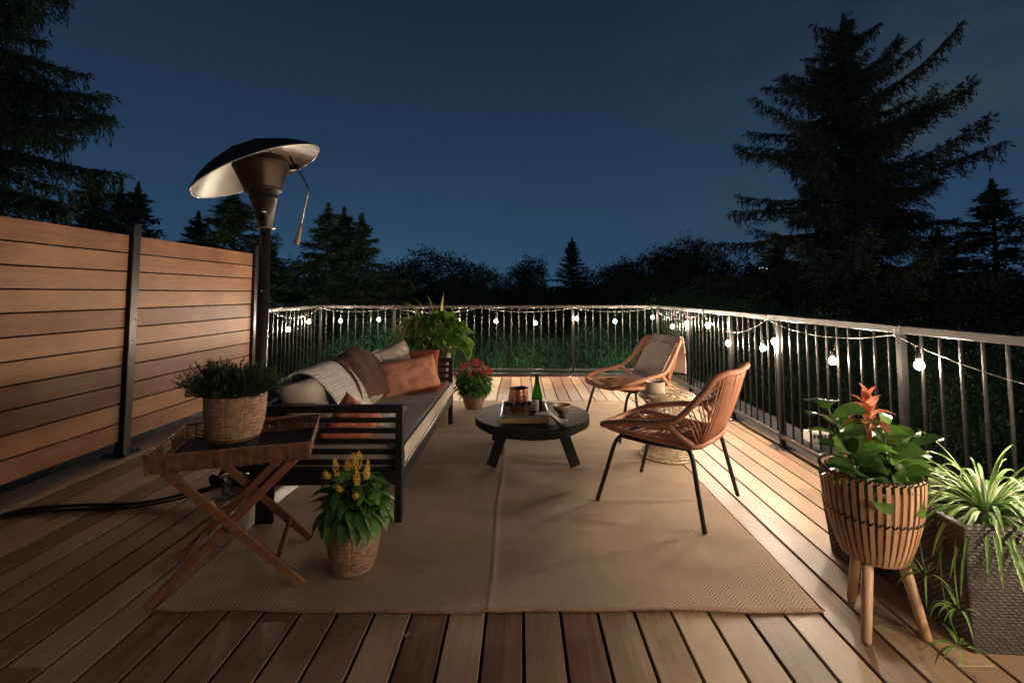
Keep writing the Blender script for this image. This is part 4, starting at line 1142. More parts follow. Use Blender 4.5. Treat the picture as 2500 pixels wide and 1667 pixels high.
def celosia(label, x_, y_, r0, r1, h, spread, ptop, mat, spikes, seed, nleaf, fsize, z0=0.012):
    rc = random.Random(seed)
    t = thing('potted_plant', label, 'potted plant', (x_, y_, z0))
    basket(x_, y_, z0+0.001, r0, r1, h, cols=46, rows=13).build('basket', 'jute', t, True)
    soil_disc(x_, y_, z0+h-0.02, r1*0.98).build('soil', 'soil', t)
    mb = MB(); zc = z0+h
    for k in range(nleaf):
        a = rc.uniform(0, 2*PI); q = rc.random(); r = spread*0.62*math.sqrt(rc.random())
        z_ = zc+(ptop-h)*0.62*q*(1-(r/(spread*0.7))**2*0.5)
        b = Vector((x_+r*math.cos(a)*0.85, y_+r*math.sin(a)*0.85, z_))
        d = Vector((math.cos(a), math.sin(a), 0))*rc.uniform(0.5, 1.1)+Vector((0, 0, rc.uniform(-0.25, 0.8)))
        leaf_blade(mb, b, d, rc.uniform(0.06, 0.105)*fsize, rc.uniform(0.036, 0.056)*fsize, droop=rc.uniform(0.8, 2.0), n=6, cup=0.3, shape='ovate', twist=rc.uniform(-0.5, 0.5))
    for k in range(26):
        a = 2*PI*k/26+rc.uniform(-0.1, 0.1)
        leaf_blade(mb, (x_+r1*0.8*math.cos(a), y_+r1*0.8*math.sin(a), zc+0.01), (math.cos(a), math.sin(a), 0.1), rc.uniform(0.08, 0.13)*fsize, 0.056*fsize, droop=2.6, n=7, cup=0.3, twist=rc.uniform(-0.3, 0.3))
    fo = mb.build('foliage', 'leaf_green', t, True)
    mb = MB()
    for k in range(14):
        a = rc.uniform(0, 6.28); r = rc.uniform(0, r1*0.7)
        mb.tube([(x_+r*math.cos(a), y_+r*math.sin(a), z0+h-0.02), (x_+r*1.6*math.cos(a), y_+r*1.6*math.sin(a), zc+(ptop-h)*0.55)], 0.003, 5)
    mb.build('stems', 'stem', t)
    for (dx, dy, zt_, L, w) in spikes:
        mb = MB(); b = Vector((x_+dx, y_+dy, zt_-L)); top_ = Vector((x_+dx*1.12+rc.uniform(-0.006, 0.006), y_+dy*1.1, zt_))
        nb_ = int(170)
        for q in range(nb_):
            s_ = q/nb_; c_ = b.lerp(top_, s_); rr_ = 1.25*w*math.sin(PI*min(1, 0.18+s_*0.82))**0.8
            v = rdir(rc, -5, 70); pp = c_+Vector((v.x, v.y, 0)).normalized()*rr_*rc.uniform(0.5, 0.9)
            leaf_blade(mb, pp, v+Vector((0, 0, 0.8)), rc.uniform(0.008, 0.014), 0.0045, droop=0.0, n=2, shape='ovate', cup=0.1)
        mb.build('flower_spike', mat, t)
    return t
rc = random.Random(1)
ysp = [(-0.075, -0.02, 0.492, 0.075, 0.012), (-0.045, 0.03, 0.475, 0.05, 0.014), (0.01, 0.01, 0.515, 0.075, 0.017), (-0.015, 0.03, 0.50, 0.07, 0.015), (0.055, -0.02, 0.485, 0.085, 0.010), (0.028, -0.05, 0.458, 0.07, 0.013), (0.07, -0.05, 0.468, 0.05, 0.010), (-0.11, -0.03, 0.44, 0.03, 0.013), (-0.03, -0.10, 0.405, 0.022, 0.011), (0.045, -0.13, 0.385, 0.02, 0.010)]
celosia('yellow flowering celosia in a woven basket pot standing on the rug by the sofa leg', -0.755, 2.19, 0.084, 0.116, 0.240, 0.175, 0.50, 'yellow', ysp, 14, 190, 1.15)
rsp = []
for k in range(22):
    a = rc.uniform(0, 2*PI); r = 0.19*math.sqrt(rc.random()); rsp.append((r*math.cos(a), r*math.sin(a)*0.8-0.02, 0.565-0.85*r*r/0.19-rc.uniform(0, 0.03), rc.uniform(0.06, 0.09), 0.022))
celosia('red flowering celosia in a woven basket pot beyond the far end of the sofa', -0.505, 5.24, 0.088, 0.118, 0.185, 0.30, 0.56, 'red', rsp, 24, 420, 1.05)

# tall planter with pothos and strap leaves behind the far sofa arm
qx, qy = -0.92, 5.12
t = thing('potted_plant', 'bushy pothos and yellow striped foliage in a tall brown planter behind the sofa', 'potted plant', (qx, qy, 0))
mb = MB(); 
def frustum(mb, cx_, cy_, z0, z1, w0, w1, ins=0.02):
    vs = []
    for z, w in ((z0, w0), (z1, w1), (z1, w1-ins*2), (z1-0.06, w1-ins*2.4)):
        vs += [(cx_-w/2, cy_-w/2, z), (cx_+w/2, cy_-w/2, z), (cx_+w/2, cy_+w/2, z), (cx_-w/2, cy_+w/2, z)]
    fs = [(3, 2, 1, 0)]
    for l in range(3):
        for k in range(4): fs.append((l*4+k, l*4+(k+1) % 4, (l+1)*4+(k+1) % 4, (l+1)*4+k))
    fs.append((12, 13, 14, 15)); mb.add(vs, fs)
frustum(mb, qx, qy, 0.004, 0.70, 0.26, 0.33); mb.build('planter', 'brownbox', t)
mb = MB(); mb.box(qx-0.145, qy-0.145, 0.63, qx+0.145, qy+0.145, 0.665); mb.build('soil', 'soil', t)
rc = random.Random(12); mb = MB(); ms = MB()
for k in range(300):
    v = rdir(rc, -35, 85); r = rc.uniform(0.55, 1.0)
    p = Vector((qx+0.02+v.x*0.33*r, qy+v.y*0.25*r, 0.79+v.z*0.23*r))
    d = (Vector((v.x, v.y, v.z*0.4))+Vector((rc.uniform(-0.3, 0.3), rc.uniform(-0.3, 0.3), -0.2))).normalized()
    leaf_blade(mb, p, d, rc.uniform(0.085, 0.135), rc.uniform(0.065, 0.100), droop=rc.uniform(0.8, 1.8), n=6, cup=0.25, shape='heart', twist=rc.uniform(-1.2, 1.2))
    if k % 6 == 0: ms.tube([(qx+rc.uniform(-0.05, 0.05), qy+rc.uniform(-0.05, 0.05), 0.66), p*0.5+Vector((qx, qy, 0.80))*0.5, p], 0.002, 4)
for k in range(14):                                            # trailing vine on the right
    s_ = k/13; p = Vector((qx+0.27+0.09*math.sin(s_*1.6), qy-0.05, 0.88-0.26*s_))
    leaf_blade(mb, p, (rc.uniform(-0.2, 0.7), -0.6, -0.5), 0.10, 0.075, droop=1.4, n=6, shape='heart', cup=0.25, twist=rc.uniform(-0.6, 0.6))
mb.build('pothos_foliage', 'leaf_pothos', t, True); ms.build('stems', 'stem', t)
mb = MB()
for k in range(64):
    a = rc.uniform(PI*0.45, PI*1.55) if k < 52 else rc.uniform(0, 6.28); L = rc.uniform(0.26, 0.50)
    b = Vector((qx-0.10+0.03*math.cos(a), qy+0.03*math.sin(a), 0.74+0.16*rc.random()))
    leaf_blade(mb, b, (math.cos(a)*0.75, math.sin(a)*0.6, rc.uniform(0.5, 1.5)), L, rc.uniform(0.028, 0.042), droop=rc.uniform(1.6, 3.4), n=10, cup=0.35, shape='strap', twist=rc.uniform(-0.4, 0.4))
for dx in (-0.06, 0.0, 0.07):
    leaf_blade(mb, (qx+dx, qy, 0.92), (dx*3-0.15, -0.1, 1.4), 0.34, 0.035, droop=1.6, n=10, cup=0.4, shape='strap')
mb.build('strap_leaves', 'leaf_strap', t, True)

# ------------------------------------------------------------------ bamboo plant stand, fig and bromeliad
bx_, by_ = 1.345, 1.83
t = thing('plant_stand', 'round slatted bamboo basket stand on three wooden peg legs', 'plant stand', (bx_, by_, 0))
def br(z): 
    s_ = (z-0.255)/(0.575-0.255); return 0.098+0.068*math.sin(min(1, max(0, s_))*PI*0.5)**0.75
mb = MB()
nsl = 40
for k in range(nsl):
    a = 2*PI*k/nsl
    pts = [Vector((bx_+br(z)*math.cos(a), by_+br(z)*math.sin(a), z)) for z in [0.262+0.308*i/12 for i in range(13)]]
    pts = [Vector((bx_+0.075*math.cos(a), by_+0.075*math.sin(a), 0.256))]+pts
    hwid = 0.0068; vs = []; tn = Vector((-math.sin(a), math.cos(a), 0)); on = Vector((math.cos(a), math.sin(a), 0))
    for p in pts: vs += [p-tn*hwid-on*0.003, p-tn*hwid+on*0.003, p+tn*hwid+on*0.003, p+tn*hwid-on*0.003]
    fs = [(3, 2, 1, 0), tuple(len(vs)-4+q for q in range(4))]
    for i in range(len(pts)-1):
        for q in range(4): fs.append((i*4+q, i*4+(q+1) % 4, (i+1)*4+(q+1) % 4, (i+1)*4+q))
    mb.add(vs, fs)
mb.lathe([(0.088, 0.252), (0.088, 0.262), (0.01, 0.262)], 32, xf((bx_, by_, 0)), False, True)
for zz in (0.574, 0.30): mb.tube([(bx_+(br(zz)-0.006)*math.cos(a), by_+(br(zz)-0.006)*math.sin(a), zz-0.004) for a in [2*PI*k/48 for k in range(48)]], 0.0055, 6, True)
bs = mb.build('slat_basket', 'bamboo', t)
mb = MB()
for zz, n_ in ((0.574, nsl*8), (0.425, nsl*8)):
    mb.tube([(bx_+(br(zz)+0.0045*math.cos(k*PI/4))*math.cos(2*PI*k/n_), by_+(br(zz)+0.0045*math.cos(k*PI/4))*math.sin(2*PI*k/n_), zz+0.006*math.sin(k*PI/4)) for k in range(n_)], 0.0028, 5, True)
sub(mb, 'black_lacing', 'rubber', bs, t, smooth=True)
for fx, fy in ((1.236, 1.735), (1.462, 1.748), (1.345, 1.97)):
    a = Vector((bx_+(fx-bx_)*0.62, by_+(fy-by_)*0.62, 0.2515)); b = Vector((fx, fy, 0.014))
    mb = MB(); mb.tube([b+Vector((0,0,-0.0115)), b, a], [0.014, 0.0165, 0.0195], 14); mb.build('peg_leg', 'bamboo', t, True)
t = thing('potted_plant', 'fiddle leaf fig and orange bromeliad in a woven pot inside the bamboo stand', 'potted plant', (bx_, by_, 0.265))
basket(bx_, by_, 0.264, 0.080, 0.142, 0.27, cols=60, rows=18).build('basket', 'jute', t, True)
soil_disc(bx_, by_, 0.515, 0.138).build('soil', 'soil', t)
rc = random.Random(33); mb = MB(); ms = MB()
def stemleaf(base, top, n_, L0, seed, spread=1.0):
    r2 = random.Random(seed)
    pts = smooth_path([base, base.lerp(top, 0.5)+Vector((r2.uniform(-0.02, 0.02), r2.uniform(-0.02, 0.02), 0)), top], 6); ms.tube(pts, 0.005, 6)
    for k in range(n_):
        s_ = 0.15+0.85*k/max(1, n_-1); p = pts[min(len(pts)-1, int(s_*(len(pts)-1)))]
        a = k*2.4+seed; el = 0.15+1.0*s_
        leaf_blade(mb, p, (math.cos(a)*spread, math.sin(a)*spread, el), L0*r2.uniform(0.8, 1.15), L0*0.72*r2.uniform(0.85, 1.1), droop=r2.uniform(0.5, 1.6), n=9, cup=0.22, shape='fig', twist=r2.uniform(-1.1, 1.1))
B0 = Vector((bx_, by_, 0.50))
stemleaf(B0+Vector((-0.05, -0.02, 0)), Vector((bx_-0.155, by_, 0.80)), 15, 0.130, 2)
stemleaf(B0+Vector((0.03, -0.04, 0)), Vector((bx_+0.04, by_-0.03, 0.71)), 15, 0.140, 5)
stemleaf(B0+Vector((0.07, 0.0, 0)), Vector((bx_+0.12, by_-0.02, 0.66)), 13, 0.140, 7)
stemleaf(B0+Vector((-0.07, -0.05, 0)), Vector((bx_-0.10, by_-0.07, 0.64)), 12, 0.130, 11)
stemleaf(B0+Vector((-0.02, 0.05, 0)), Vector((bx_-0.02, by_+0.05, 0.72)), 12, 0.130, 16)
stemleaf(B0+Vector((0.0, -0.07, 0)), Vector((bx_+0.02, by_-0.10, 0.62)), 11, 0.125, 19)
mb.build('fig_leaves', 'leaf_fig', t, True, sub=1); ms.build('stems', 'stem', t)
mb = MB(); bc_ = Vector((bx_+0.0, by_-0.005, 0.69))
mb.tube([B0, bc_, bc_+Vector((0.0, 0, 0.14))], [0.007, 0.009, 0.006], 8)
for k in range(15):
    lv = k/14; a = k*2.4; L = 0.120*(1-0.5*lv)
    leaf_blade(mb, bc_+Vector((0, 0, 0.03+0.125*lv)), (math.cos(a), math.sin(a), 0.55+1.8*lv), L, 0.048*(1-0.3*lv), droop=2.2*(1-0.8*lv), n=8, cup=0.45, shape='ovate')
mb.build('bromeliad_bracts', 'brom', t, True)

# ------------------------------------------------------------------ woven resin planters and spider plants
def woven_planter(cx_, cy_, z0, h, w0, w1, rz, pw=0.026, ph=0.0105):
    mb = MB(); fr = Matrix.Translation((cx_, cy_, 0)) @ Matrix.Rotation(rz, 4, 'Z')
    for side in range(4):
        ms_ = fr @ Matrix.Rotation(side*PI/2, 4, 'Z')
        nu = int(w1/pw)*4; nv_ = int(h/ph)*3
        def f(a, b, ms_=ms_, nu=nu, nv_=nv_):
            w = w0+(w1-w0)*b; u = (a-0.5)*w
            row = b*nv_/3; col = a*nu/4+(0.5 if int(row) % 2 else 0)
            r_ = math.sin(PI*(row % 1)); c_ = abs(math.sin(PI*(col % 1)))
            dsp = 0.0070*(r_**0.7)*(c_**0.5)
            if a in (0, 1): dsp = 0
            return tuple(ms_ @ Vector((u, -(w/2)-dsp, z0+h*b)))
        mb.sheet(f, nu, nv_)
    vs = []
    for z, w in ((z0+h, w1), (z0+h+0.004, w1-0.012), (z0+h, w1-0.05), (z0+h-0.05, w1-0.06)):
        for (sx, sy) in ((-1, -1), (1, -1), (1, 1), (-1, 1)): vs.append(fr @ Vector((sx*w/2, sy*w/2, z)))
    fs = []
    for l in range(3):
        for k in range(4): fs.append((l*4+k, l*4+(k+1) % 4, (l+1)*4+(k+1) % 4, (l+1)*4+k))
    mb.add(vs, fs)
    ms2 = MB(); w = w1-0.062; ms2.add([fr @ Vector((sx*w/2, sy*w/2, z0+h-0.045)) for sx, sy in ((-1, -1), (1, -1), (1, 1), (-1, 1))], [(0, 1, 2, 3)])
    return mb, ms2
def spider(mbg, mbw, c, n_, Lr, seed, lo=10, hi=80, wk=1.0):
    rc = random.Random(seed)
    for k in range(n_):
        a = rc.uniform(0, 2*PI); e = rad(rc.uniform(lo, hi)); L = rc.uniform(*Lr); W = rc.uniform(0.012, 0.019)*wk
        d = Vector((math.cos(a)*math.cos(e), math.sin(a)*math.cos(e), math.sin(e))); b = Vector(c)+Vector((math.cos(a)*0.02, math.sin(a)*0.02, 0))
        dr = rc.uniform(1.2, 2.7)
        leaf_blade(mbg, b, d, L, W, droop=dr, n=12, cup=0.5, shape='strap')
        leaf_blade(mbw, b+Vector((0, 0, 0.0012)), d, L*0.98, W*0.68, droop=dr, n=12, cup=0.4, shape='strap')
p1x, p1y = 1.765, 1.86
t = thing('potted_plant', 'variegated spider plant in a large tapered grey woven planter at the right edge', 'potted plant', (p1x, p1y, 0))
a_, b_ = woven_planter(p1x, p1y, 0.003, 0.44, 0.365, 0.455, rad(-3)); a_.build('planter', 'planter', t, True); b_.build('soil', 'soil', t)
g_, w_ = MB(), MB(); spider(g_, w_, (p1x-0.01, p1y-0.06, 0.42), 130, (0.24, 0.44), 3, 5, 55); spider(g_, w_, (p1x-0.02, p1y-0.07, 0.44), 55, (0.20, 0.36), 4, 25, 80)
leaf_blade(g_, (p1x-0.03, p1y+0.02, 0.44), (-0.8, 0.15, 0.9), 0.42, 0.026, droop=1.7, n=12, cup=0.4, shape='strap')
g_.build('leaves', 'leaf_spider', t, True); w_.build('leaf_stripes', 'leaf_white', t, True)
# hanging runners with plantlets
g_, w_ = MB(), MB(); ms = MB()
for (pts, c) in (([(p1x-0.10, p1y-0.12, 0.46), (1.56, 1.70, 0.42), (1.50, 1.66, 0.30), (1.49, 1.64, 0.18)], (1.49, 1.64, 0.18)),
                 ([(p1x-0.10, p1y-0.05, 0.46), (1.53, 1.74, 0.36), (1.475, 1.68, 0.20), (1.47, 1.62, 0.07)], (1.47, 1.62, 0.07)),
                 ([(p1x-0.12, p1y, 0.46), (1.50, 1.80, 0.40), (1.455, 1.74, 0.30), (1.45, 1.72, 0.25)], (1.45, 1.72, 0.25))):
    ms.tube(smooth_path(pts, 6), 0.002, 5); spider(g_, w_, c, 12, (0.06, 0.12), int(c[2]*100), -10, 70, 0.5)
ms.build('runner', 'leaf_spider', t); g_.build('plantlet', 'leaf_spider', t, True)
# second, dark planter behind the stand
p2x, p2y = 1.62, 2.26
t = thing('potted_plant', 'low leafy plant in a dark woven planter behind the bamboo stand', 'potted plant', (p2x, p2y, 0))
a_, b_ = woven_planter(p2x, p2y, 0.003, 0.26, 0.20, 0.25, rad(4)); a_.build('planter', 'planter_dark', t, True); b_.build('soil', 'soil', t)
g_ = MB(); rc = random.Random(6)
for k in range(45):
    a = rc.uniform(0, 6.28); leaf_blade(g_, (p2x+0.08*math.cos(a), p2y+0.08*math.sin(a), 0.23), (math.cos(a), math.sin(a), rc.uniform(0.4, 1.4)), rc.uniform(0.06, 0.10), 0.035, droop=1.5, n=6, cup=0.3)
g_.build('leaves', 'leaf_fig', t, True)

# white vent box outside the right railing
t = thing('vent_box', 'small white louvred vent box on a pipe outside the right railing', 'vent', (2.52, 4.13, -0.07))
mb = MB(); mb.box(2.45, 4.06, -0.010, 2.62, 4.18, 0.075, None, 0.006); vb = mb.build('housing', 'white_plastic', t)
mb = MB()
for k in range(5): mb.box(2.47+k*0.03, 4.056, 0.03, 2.485+k*0.03, 4.0595, 0.06)
sub(mb, 'louvre', 'rubber', vb, t)
mb = MB(); mb.tube([(2.535, 4.12, -0.074), (2.535, 4.12, -0.010)], 0.03, 14); mb.build('pipe', 'white_plastic', t, True)

# fallen dry leaf on the deck boards
mb = MB(); rc = random.Random(9)
for k in range(5): leaf_blade(mb, (-0.415+rc.uniform(-0.006, 0.006), 1.77+rc.uniform(-0.006, 0.006), 0.006), rdir(rc, 0, 50), 0.015, 0.008, droop=0.5, n=3)
tag(mb.build('dry_flower', 'rattan', None), 'tiny dry curled flower lying on the deck in front of the rug', 'fallen flower')

# ------------------------------------------------------------------ trees
def add_np(name, V, F, mat, parent):
    me = bpy.data.meshes.new(name)
    me.from_pydata(V.tolist() if hasattr(V, 'tolist') else V, [], F.tolist() if hasattr(F, 'tolist') else F); me.update()
    me.materials.append(M[mat]); o = bpy.data.objects.new(name, me); C.objects.link(o); o.parent = parent; return o
def diamonds(P, D, L, W, rng):
    "n small leaf quads: base P, direction D, length L, width W"
    n = len(P)
    D = D/np.linalg.norm(D, axis=1, keepdims=True)
    s = np.cross(D, rng.normal(size=(n, 3))); s /= np.maximum(1e-6, np.linalg.norm(s, axis=1, keepdims=True))
    L = L[:, None]; W = W[:, None]
    V = np.stack([P, P+D*L*0.45+s*W*0.5, P+D*L, P+D*L*0.45-s*W*0.5], 1).reshape(-1, 3)
    F = np.arange(n*4).reshape(-1, 4)
    return V, F
def spruce_parts(root, h, rbase, seed, dens=1.0, z0=0.0, asym=None, mat='spruce', droop=0.25, tuft=0.16, tw=0.035, nb=None, upsweep=0.25, ragged=0.25, pw_=0.9, topel=47, hang=0.28, tipw=0.16):
    rng = np.random.default_rng(seed); rc = random.Random(seed)
    mb = MB(); mb.tube([(0, 0, 0), (0.02*h*0.1, 0, h*0.5), (0, 0, h*0.80), (0, 0, h*0.995)], [h*0.016, h*0.009, h*0.003, h*0.0005], 8)
    nb = nb or int(26*h/3)
    P = []; D = []; 
    for k in range(nb):
        s_ = (k/nb)**0.85; z = h*(0.06+0.915*s_); a = k*2.39996+rc.uniform(-0.6, 0.6)
        prof = ((1-s_)**pw_)*(1 if s_ > 0.25 else 0.75+s_)
        Lb = rbase*prof*rc.uniform(1-ragged*1.5, 1+ragged)+tipw
        if rc.random() < 0.12: Lb *= 0.45
        if asym: Lb *= asym(a, s_)
        el = rad(-10+(topel+10)*s_**1.6)+rc.uniform(-0.20, 0.16)
        n = max(4, int(Lb/0.15)); pts = []; p = Vector((0, 0, z)); d = Vector((math.cos(a)*math.cos(el), math.sin(a)*math.cos(el), math.sin(el)))
        bend = rc.uniform(-0.35, 0.35); up_ = upsweep*rc.uniform(0.3, 1.3)*(1-0.6*s_); dr_ = droop*rc.uniform(0.5, 1.6)
        for i in range(n+1):
            pts.append(p.copy()); f = i/n
            p = p+d*(Lb/n); d = (d+Vector((-math.sin(a)*bend/n, math.cos(a)*bend/n, (-dr_ if f < 0.5 else up_)/n*1.6))+Vector((rc.uniform(-0.06, 0.06), rc.uniform(-0.06, 0.06), rc.uniform(-0.05, 0.05)))).normalized()
        mb.tube(pts, [max(0.006, Lb*0.012*(1-i/(n+1))) for i in range(n+1)], 4, False, False)
        sd = Vector((-math.sin(a), math.cos(a), 0))
        nt_ = max(2, int(dens*1.5+0.5))
        for i in range(1, n+1):
            f = i/n; base = pts[i]; dirb = (pts[i]-pts[i-1]).normalized()
            clump = 0.60+0.8*rc.random()
            for sg in (-1, 1, 0):
                for q in range(nt_):
                    if rc.random() > clump: continue
                    tl = (Lb*0.24*(1.1-f)+min(0.10, 0.18*Lb))*rc.uniform(0.4, 1.25)
                    if sg == 0: td = Vector((rc.uniform(-0.25, 0.25), rc.uniform(-0.25, 0.25), -1)).normalized(); tl = hang*rc.uniform(0.3, 1.0)*min(1, 0.3+Lb*0.5)
                    else: td = (dirb*rc.uniform(0.4, 1.0)+sd*sg*rc.uniform(0.4, 1.1)+Vector((0, 0, rc.uniform(-0.7, 0.15)))).normalized()
                    m_ = max(2, int(tl/0.028)); off = rc.random(); st_ = base+dirb*(off-0.5)*0.15
                    for w_ in range(m_):
                        g = (w_+off)/m_; pp = st_+td*tl*g+Vector((0, 0, -0.25*tl*g*g))
                        P.append(pp[:]); D.append((td*1.1+Vector((rc.uniform(-0.8, 0.8), rc.uniform(-0.8, 0.8), rc.uniform(-0.8, 0.6))))[:])
            for q in range(3): P.append((base+dirb*rc.uniform(-0.08, 0.08))[:]); D.append((dirb+Vector((rc.uniform(-0.6, 0.6), rc.uniform(-0.6, 0.6), rc.uniform(-0.2, 0.7))))[:])
    for k in range(260):
        q = k/260; P.append((0, 0, h*(0.93+0.07*q))); a = k*2.4; D.append((math.cos(a)*(1.1-q), math.sin(a)*(1.1-q), 0.7))
    for k in range(14): P.append((0, 0, h*(0.93+0.005*k))); D.append((rc.uniform(-0.5, 0.5), rc.uniform(-0.5, 0.5), 1))
    P = np.array(P); D = np.array(D); n = len(P)
    V, F = diamonds(P, D, rng.uniform(0.6, 1.3, n)*tuft, rng.uniform(0.6, 1.3, n)*tw, rng)
    mb.build('trunk', 'trunk', root)
    add_np('crown', V, F, mat, root)
    return n
def broad_parts(root, h, r, seed, nleaf, leaf, mat='leaf_tree', clumps=26, trunk_h=0.35, flat=1.0, airy=0.0):
    rng = np.random.default_rng(seed); rc = random.Random(seed)
    mb = MB(); mb.tube([(0, 0, 0), (0.1, 0, h*0.3), (0, 0.1, h*0.75)], [h*0.02, h*0.015, h*0.004], 7)
    P = []; D = []
    cen = []
    for k in range(clumps):
        v = rdir(rc, -50, 90); q = rc.uniform(0.35, 1.0)
        c = np.array((v.x*r*q, v.y*r*q, h*(0.5+trunk_h*0.2)+v.z*h*0.45*q*flat)); cr = r*rc.uniform(0.16, 0.36)
        cen.append((c, cr)); mb.tube([(0, 0, h*0.35), tuple(c*0.5+np.array((0, 0, h*0.25))), tuple(c)], [h*0.009, h*0.005, 0.008], 4, False, False)
    wts = np.array([cr**2 for c, cr in cen]); wts /= wts.sum()
    for (c, cr), w_ in zip(cen, wts):
        m_ = int(nleaf*w_)
        v = rng.normal(size=(m_, 3)); v /= np.linalg.norm(v, axis=1, keepdims=True)
        q = rng.uniform(0.25, 1.0, (m_, 1))**0.5; lump = 1+0.35*np.sin(v[:, :1]*5+c[0])*np.cos(v[:, 1:2]*6+c[1])+rng.normal(size=(m_, 1))*0.08
        P.append(c+v*q*cr*lump*np.array((1, 1, 0.85))); D.append(v+rng.normal(size=(m_, 3))*0.9)
    P = np.concatenate(P); D = np.concatenate(D); n = len(P)
    V, F = diamonds(P, D, rng.uniform(0.6, 1.4, n)*leaf, rng.uniform(0.5, 1.0, n)*leaf*0.6, rng)
    mb.build('trunk', 'trunk', root); add_np('crown', V, F, mat, root)

GZ = -5.6
def tree_at(u, d): return Vector(((u-CX)/FPX*d, d, GZ))
def top_z(v, d): return H-(v-HY)/FPX*d
# big ragged spruce on the right
d = 14.5; b = tree_at(2090, d); hh = top_z(15, d)-GZ
t = thing('spruce_tree', 'huge ragged dark spruce towering over the right railing', 'tree', b, 0, 'spruces around the terrace', world=False)
def asy(a, s_):
    c_ = math.cos(a); return 1.0+0.36*max(0, c_)+0.12*max(0, -c_)
spruce_parts(t, hh, 5.2, 11, 2.0, asym=asy, mat='spruce_brown', nb=200, droop=0.22, upsweep=0.62, ragged=0.40, tuft=0.13, tw=0.036, pw_=0.68, hang=0.40)
# spruce at the far left, cropped by the frame
d = 9.0; b = tree_at(-185, d); hh = top_z(-700, d)-GZ
t = thing('spruce_tree', 'tall weeping spruce at the left frame edge, reaching above the fence', 'tree', b, 0, 'spruces around the terrace', world=False)
spruce_parts(t, hh, 4.1, 21, 3.4, mat='spruce', nb=230, droop=0.4, upsweep=0.35, ragged=0.25, tuft=0.12, tw=0.034, pw_=0.72, hang=0.55)
# smaller spruces
d0 = 17.0
proto = thing('spruce_tree', 'narrow spruce just right of the weeping spruce, above the cedar fence', 'tree', (0, 0, 0), 0, 'spruces around the terrace', world=False)
HP = 9.0; spruce_parts(proto, HP, 3.0, 31, 2.4, mat='spruce', nb=170, droop=0.2, upsweep=0.30, tuft=0.115, tw=0.032, pw_=1.15, topel=32, tipw=0.05, hang=0.18)
proto2 = thing('spruce_tree', 'spruce with layered branches over the first fence post', 'tree', (0, 0, 0), 0, 'spruces around the terrace', world=False)
spruce_parts(proto2, HP, 3.4, 41, 2.4, mat='spruce', nb=130, droop=0.25, upsweep=0.3, tuft=0.115, tw=0.032, ragged=0.30, pw_=1.12, topel=25, tipw=0.05, hang=0.18)
def put(pr, u, v, d, rz, label, wd=1.0):
    b = tree_at(u, d); s_ = (top_z(v, d)-GZ)/HP
    r = dup(pr, b, rz, label) if label else pr
    r.location = b; r.rotation_euler = (0, 0, rz); r.scale = (s_*wd, s_*wd, s_)
    return r
put(proto, 210, 415, 15, 0.3, None, 1.5)
put(proto2, 322, 448, 16, 1.0, None, 1.6)
for i, (u, v, d, wd, lb) in enumerate([
    (280, 448, 17, 1.3, 'slim spruce between two others above the cedar fence'),
    (562, 468, 13, 2.5, 'broad bushy conifer behind the patio heater'),
    (475, 520, 14, 1.6, 'low conifer left of the patio heater pole'),
    (655, 590, 15, 1.4, 'small conifer just right of the heater pole'),
    (795, 500, 14, 1.9, 'leftmost of the three joined spruces over the back railing'),
    (835, 508, 15.5, 1.5, 'middle of the three joined spruces over the back railing'),
    (879, 524, 14.5, 1.8, 'rightmost of the three joined spruces over the back railing'),
    (1397, 582, 32, 1.5, 'lone distant spruce rising above the treeline in the centre'),
    (2440, 440, 15, 2.0, 'dark spruce at the right edge behind the huge one'),
    (2300, 560, 16, 2.0, 'lower dark spruce beneath the branches of the huge one on the right'),
    (1900, 590, 18, 2.0, 'shadowy spruce at the left foot of the huge one')]):
    put(proto if i % 2 else proto2, u, v, d, i*1.3, lb, wd)
# broadleaf trees
HB = 7.0
bp1 = thing('leafy_tree', 'rounded leafy tree left of centre above the back railing', 'tree', (0, 0, 0), 0, 'leafy trees beyond the railing', world=False)
broad_parts(bp1, HB, 2.6, 51, 42000, 0.11, 'leaf_dark', 38)
bp2 = thing('leafy_tree', 'leafy tree with pale lit leaves behind the centre of the back railing', 'tree', (0, 0, 0), 0, 'leafy trees beyond the railing', world=False)
broad_parts(bp2, HB, 2.7, 61, 85000, 0.048, 'leaf_tree', 50)
def putb(pr, u, v, d, rz, label, wd=1.0):
    b = tree_at(u, d); s_ = (top_z(v, d)-GZ)/(HB*1.02)
    r = dup(pr, b, rz, label) if label else pr
    r.location = b; r.rotation_euler = (0, 0, rz); r.scale = (wd, wd, s_); return r
putb(bp1, 1075, 640, 24, 0.5, None, 1.25)
putb(bp2, 1270, 775, 11.0, 0.5, None, 0.85)
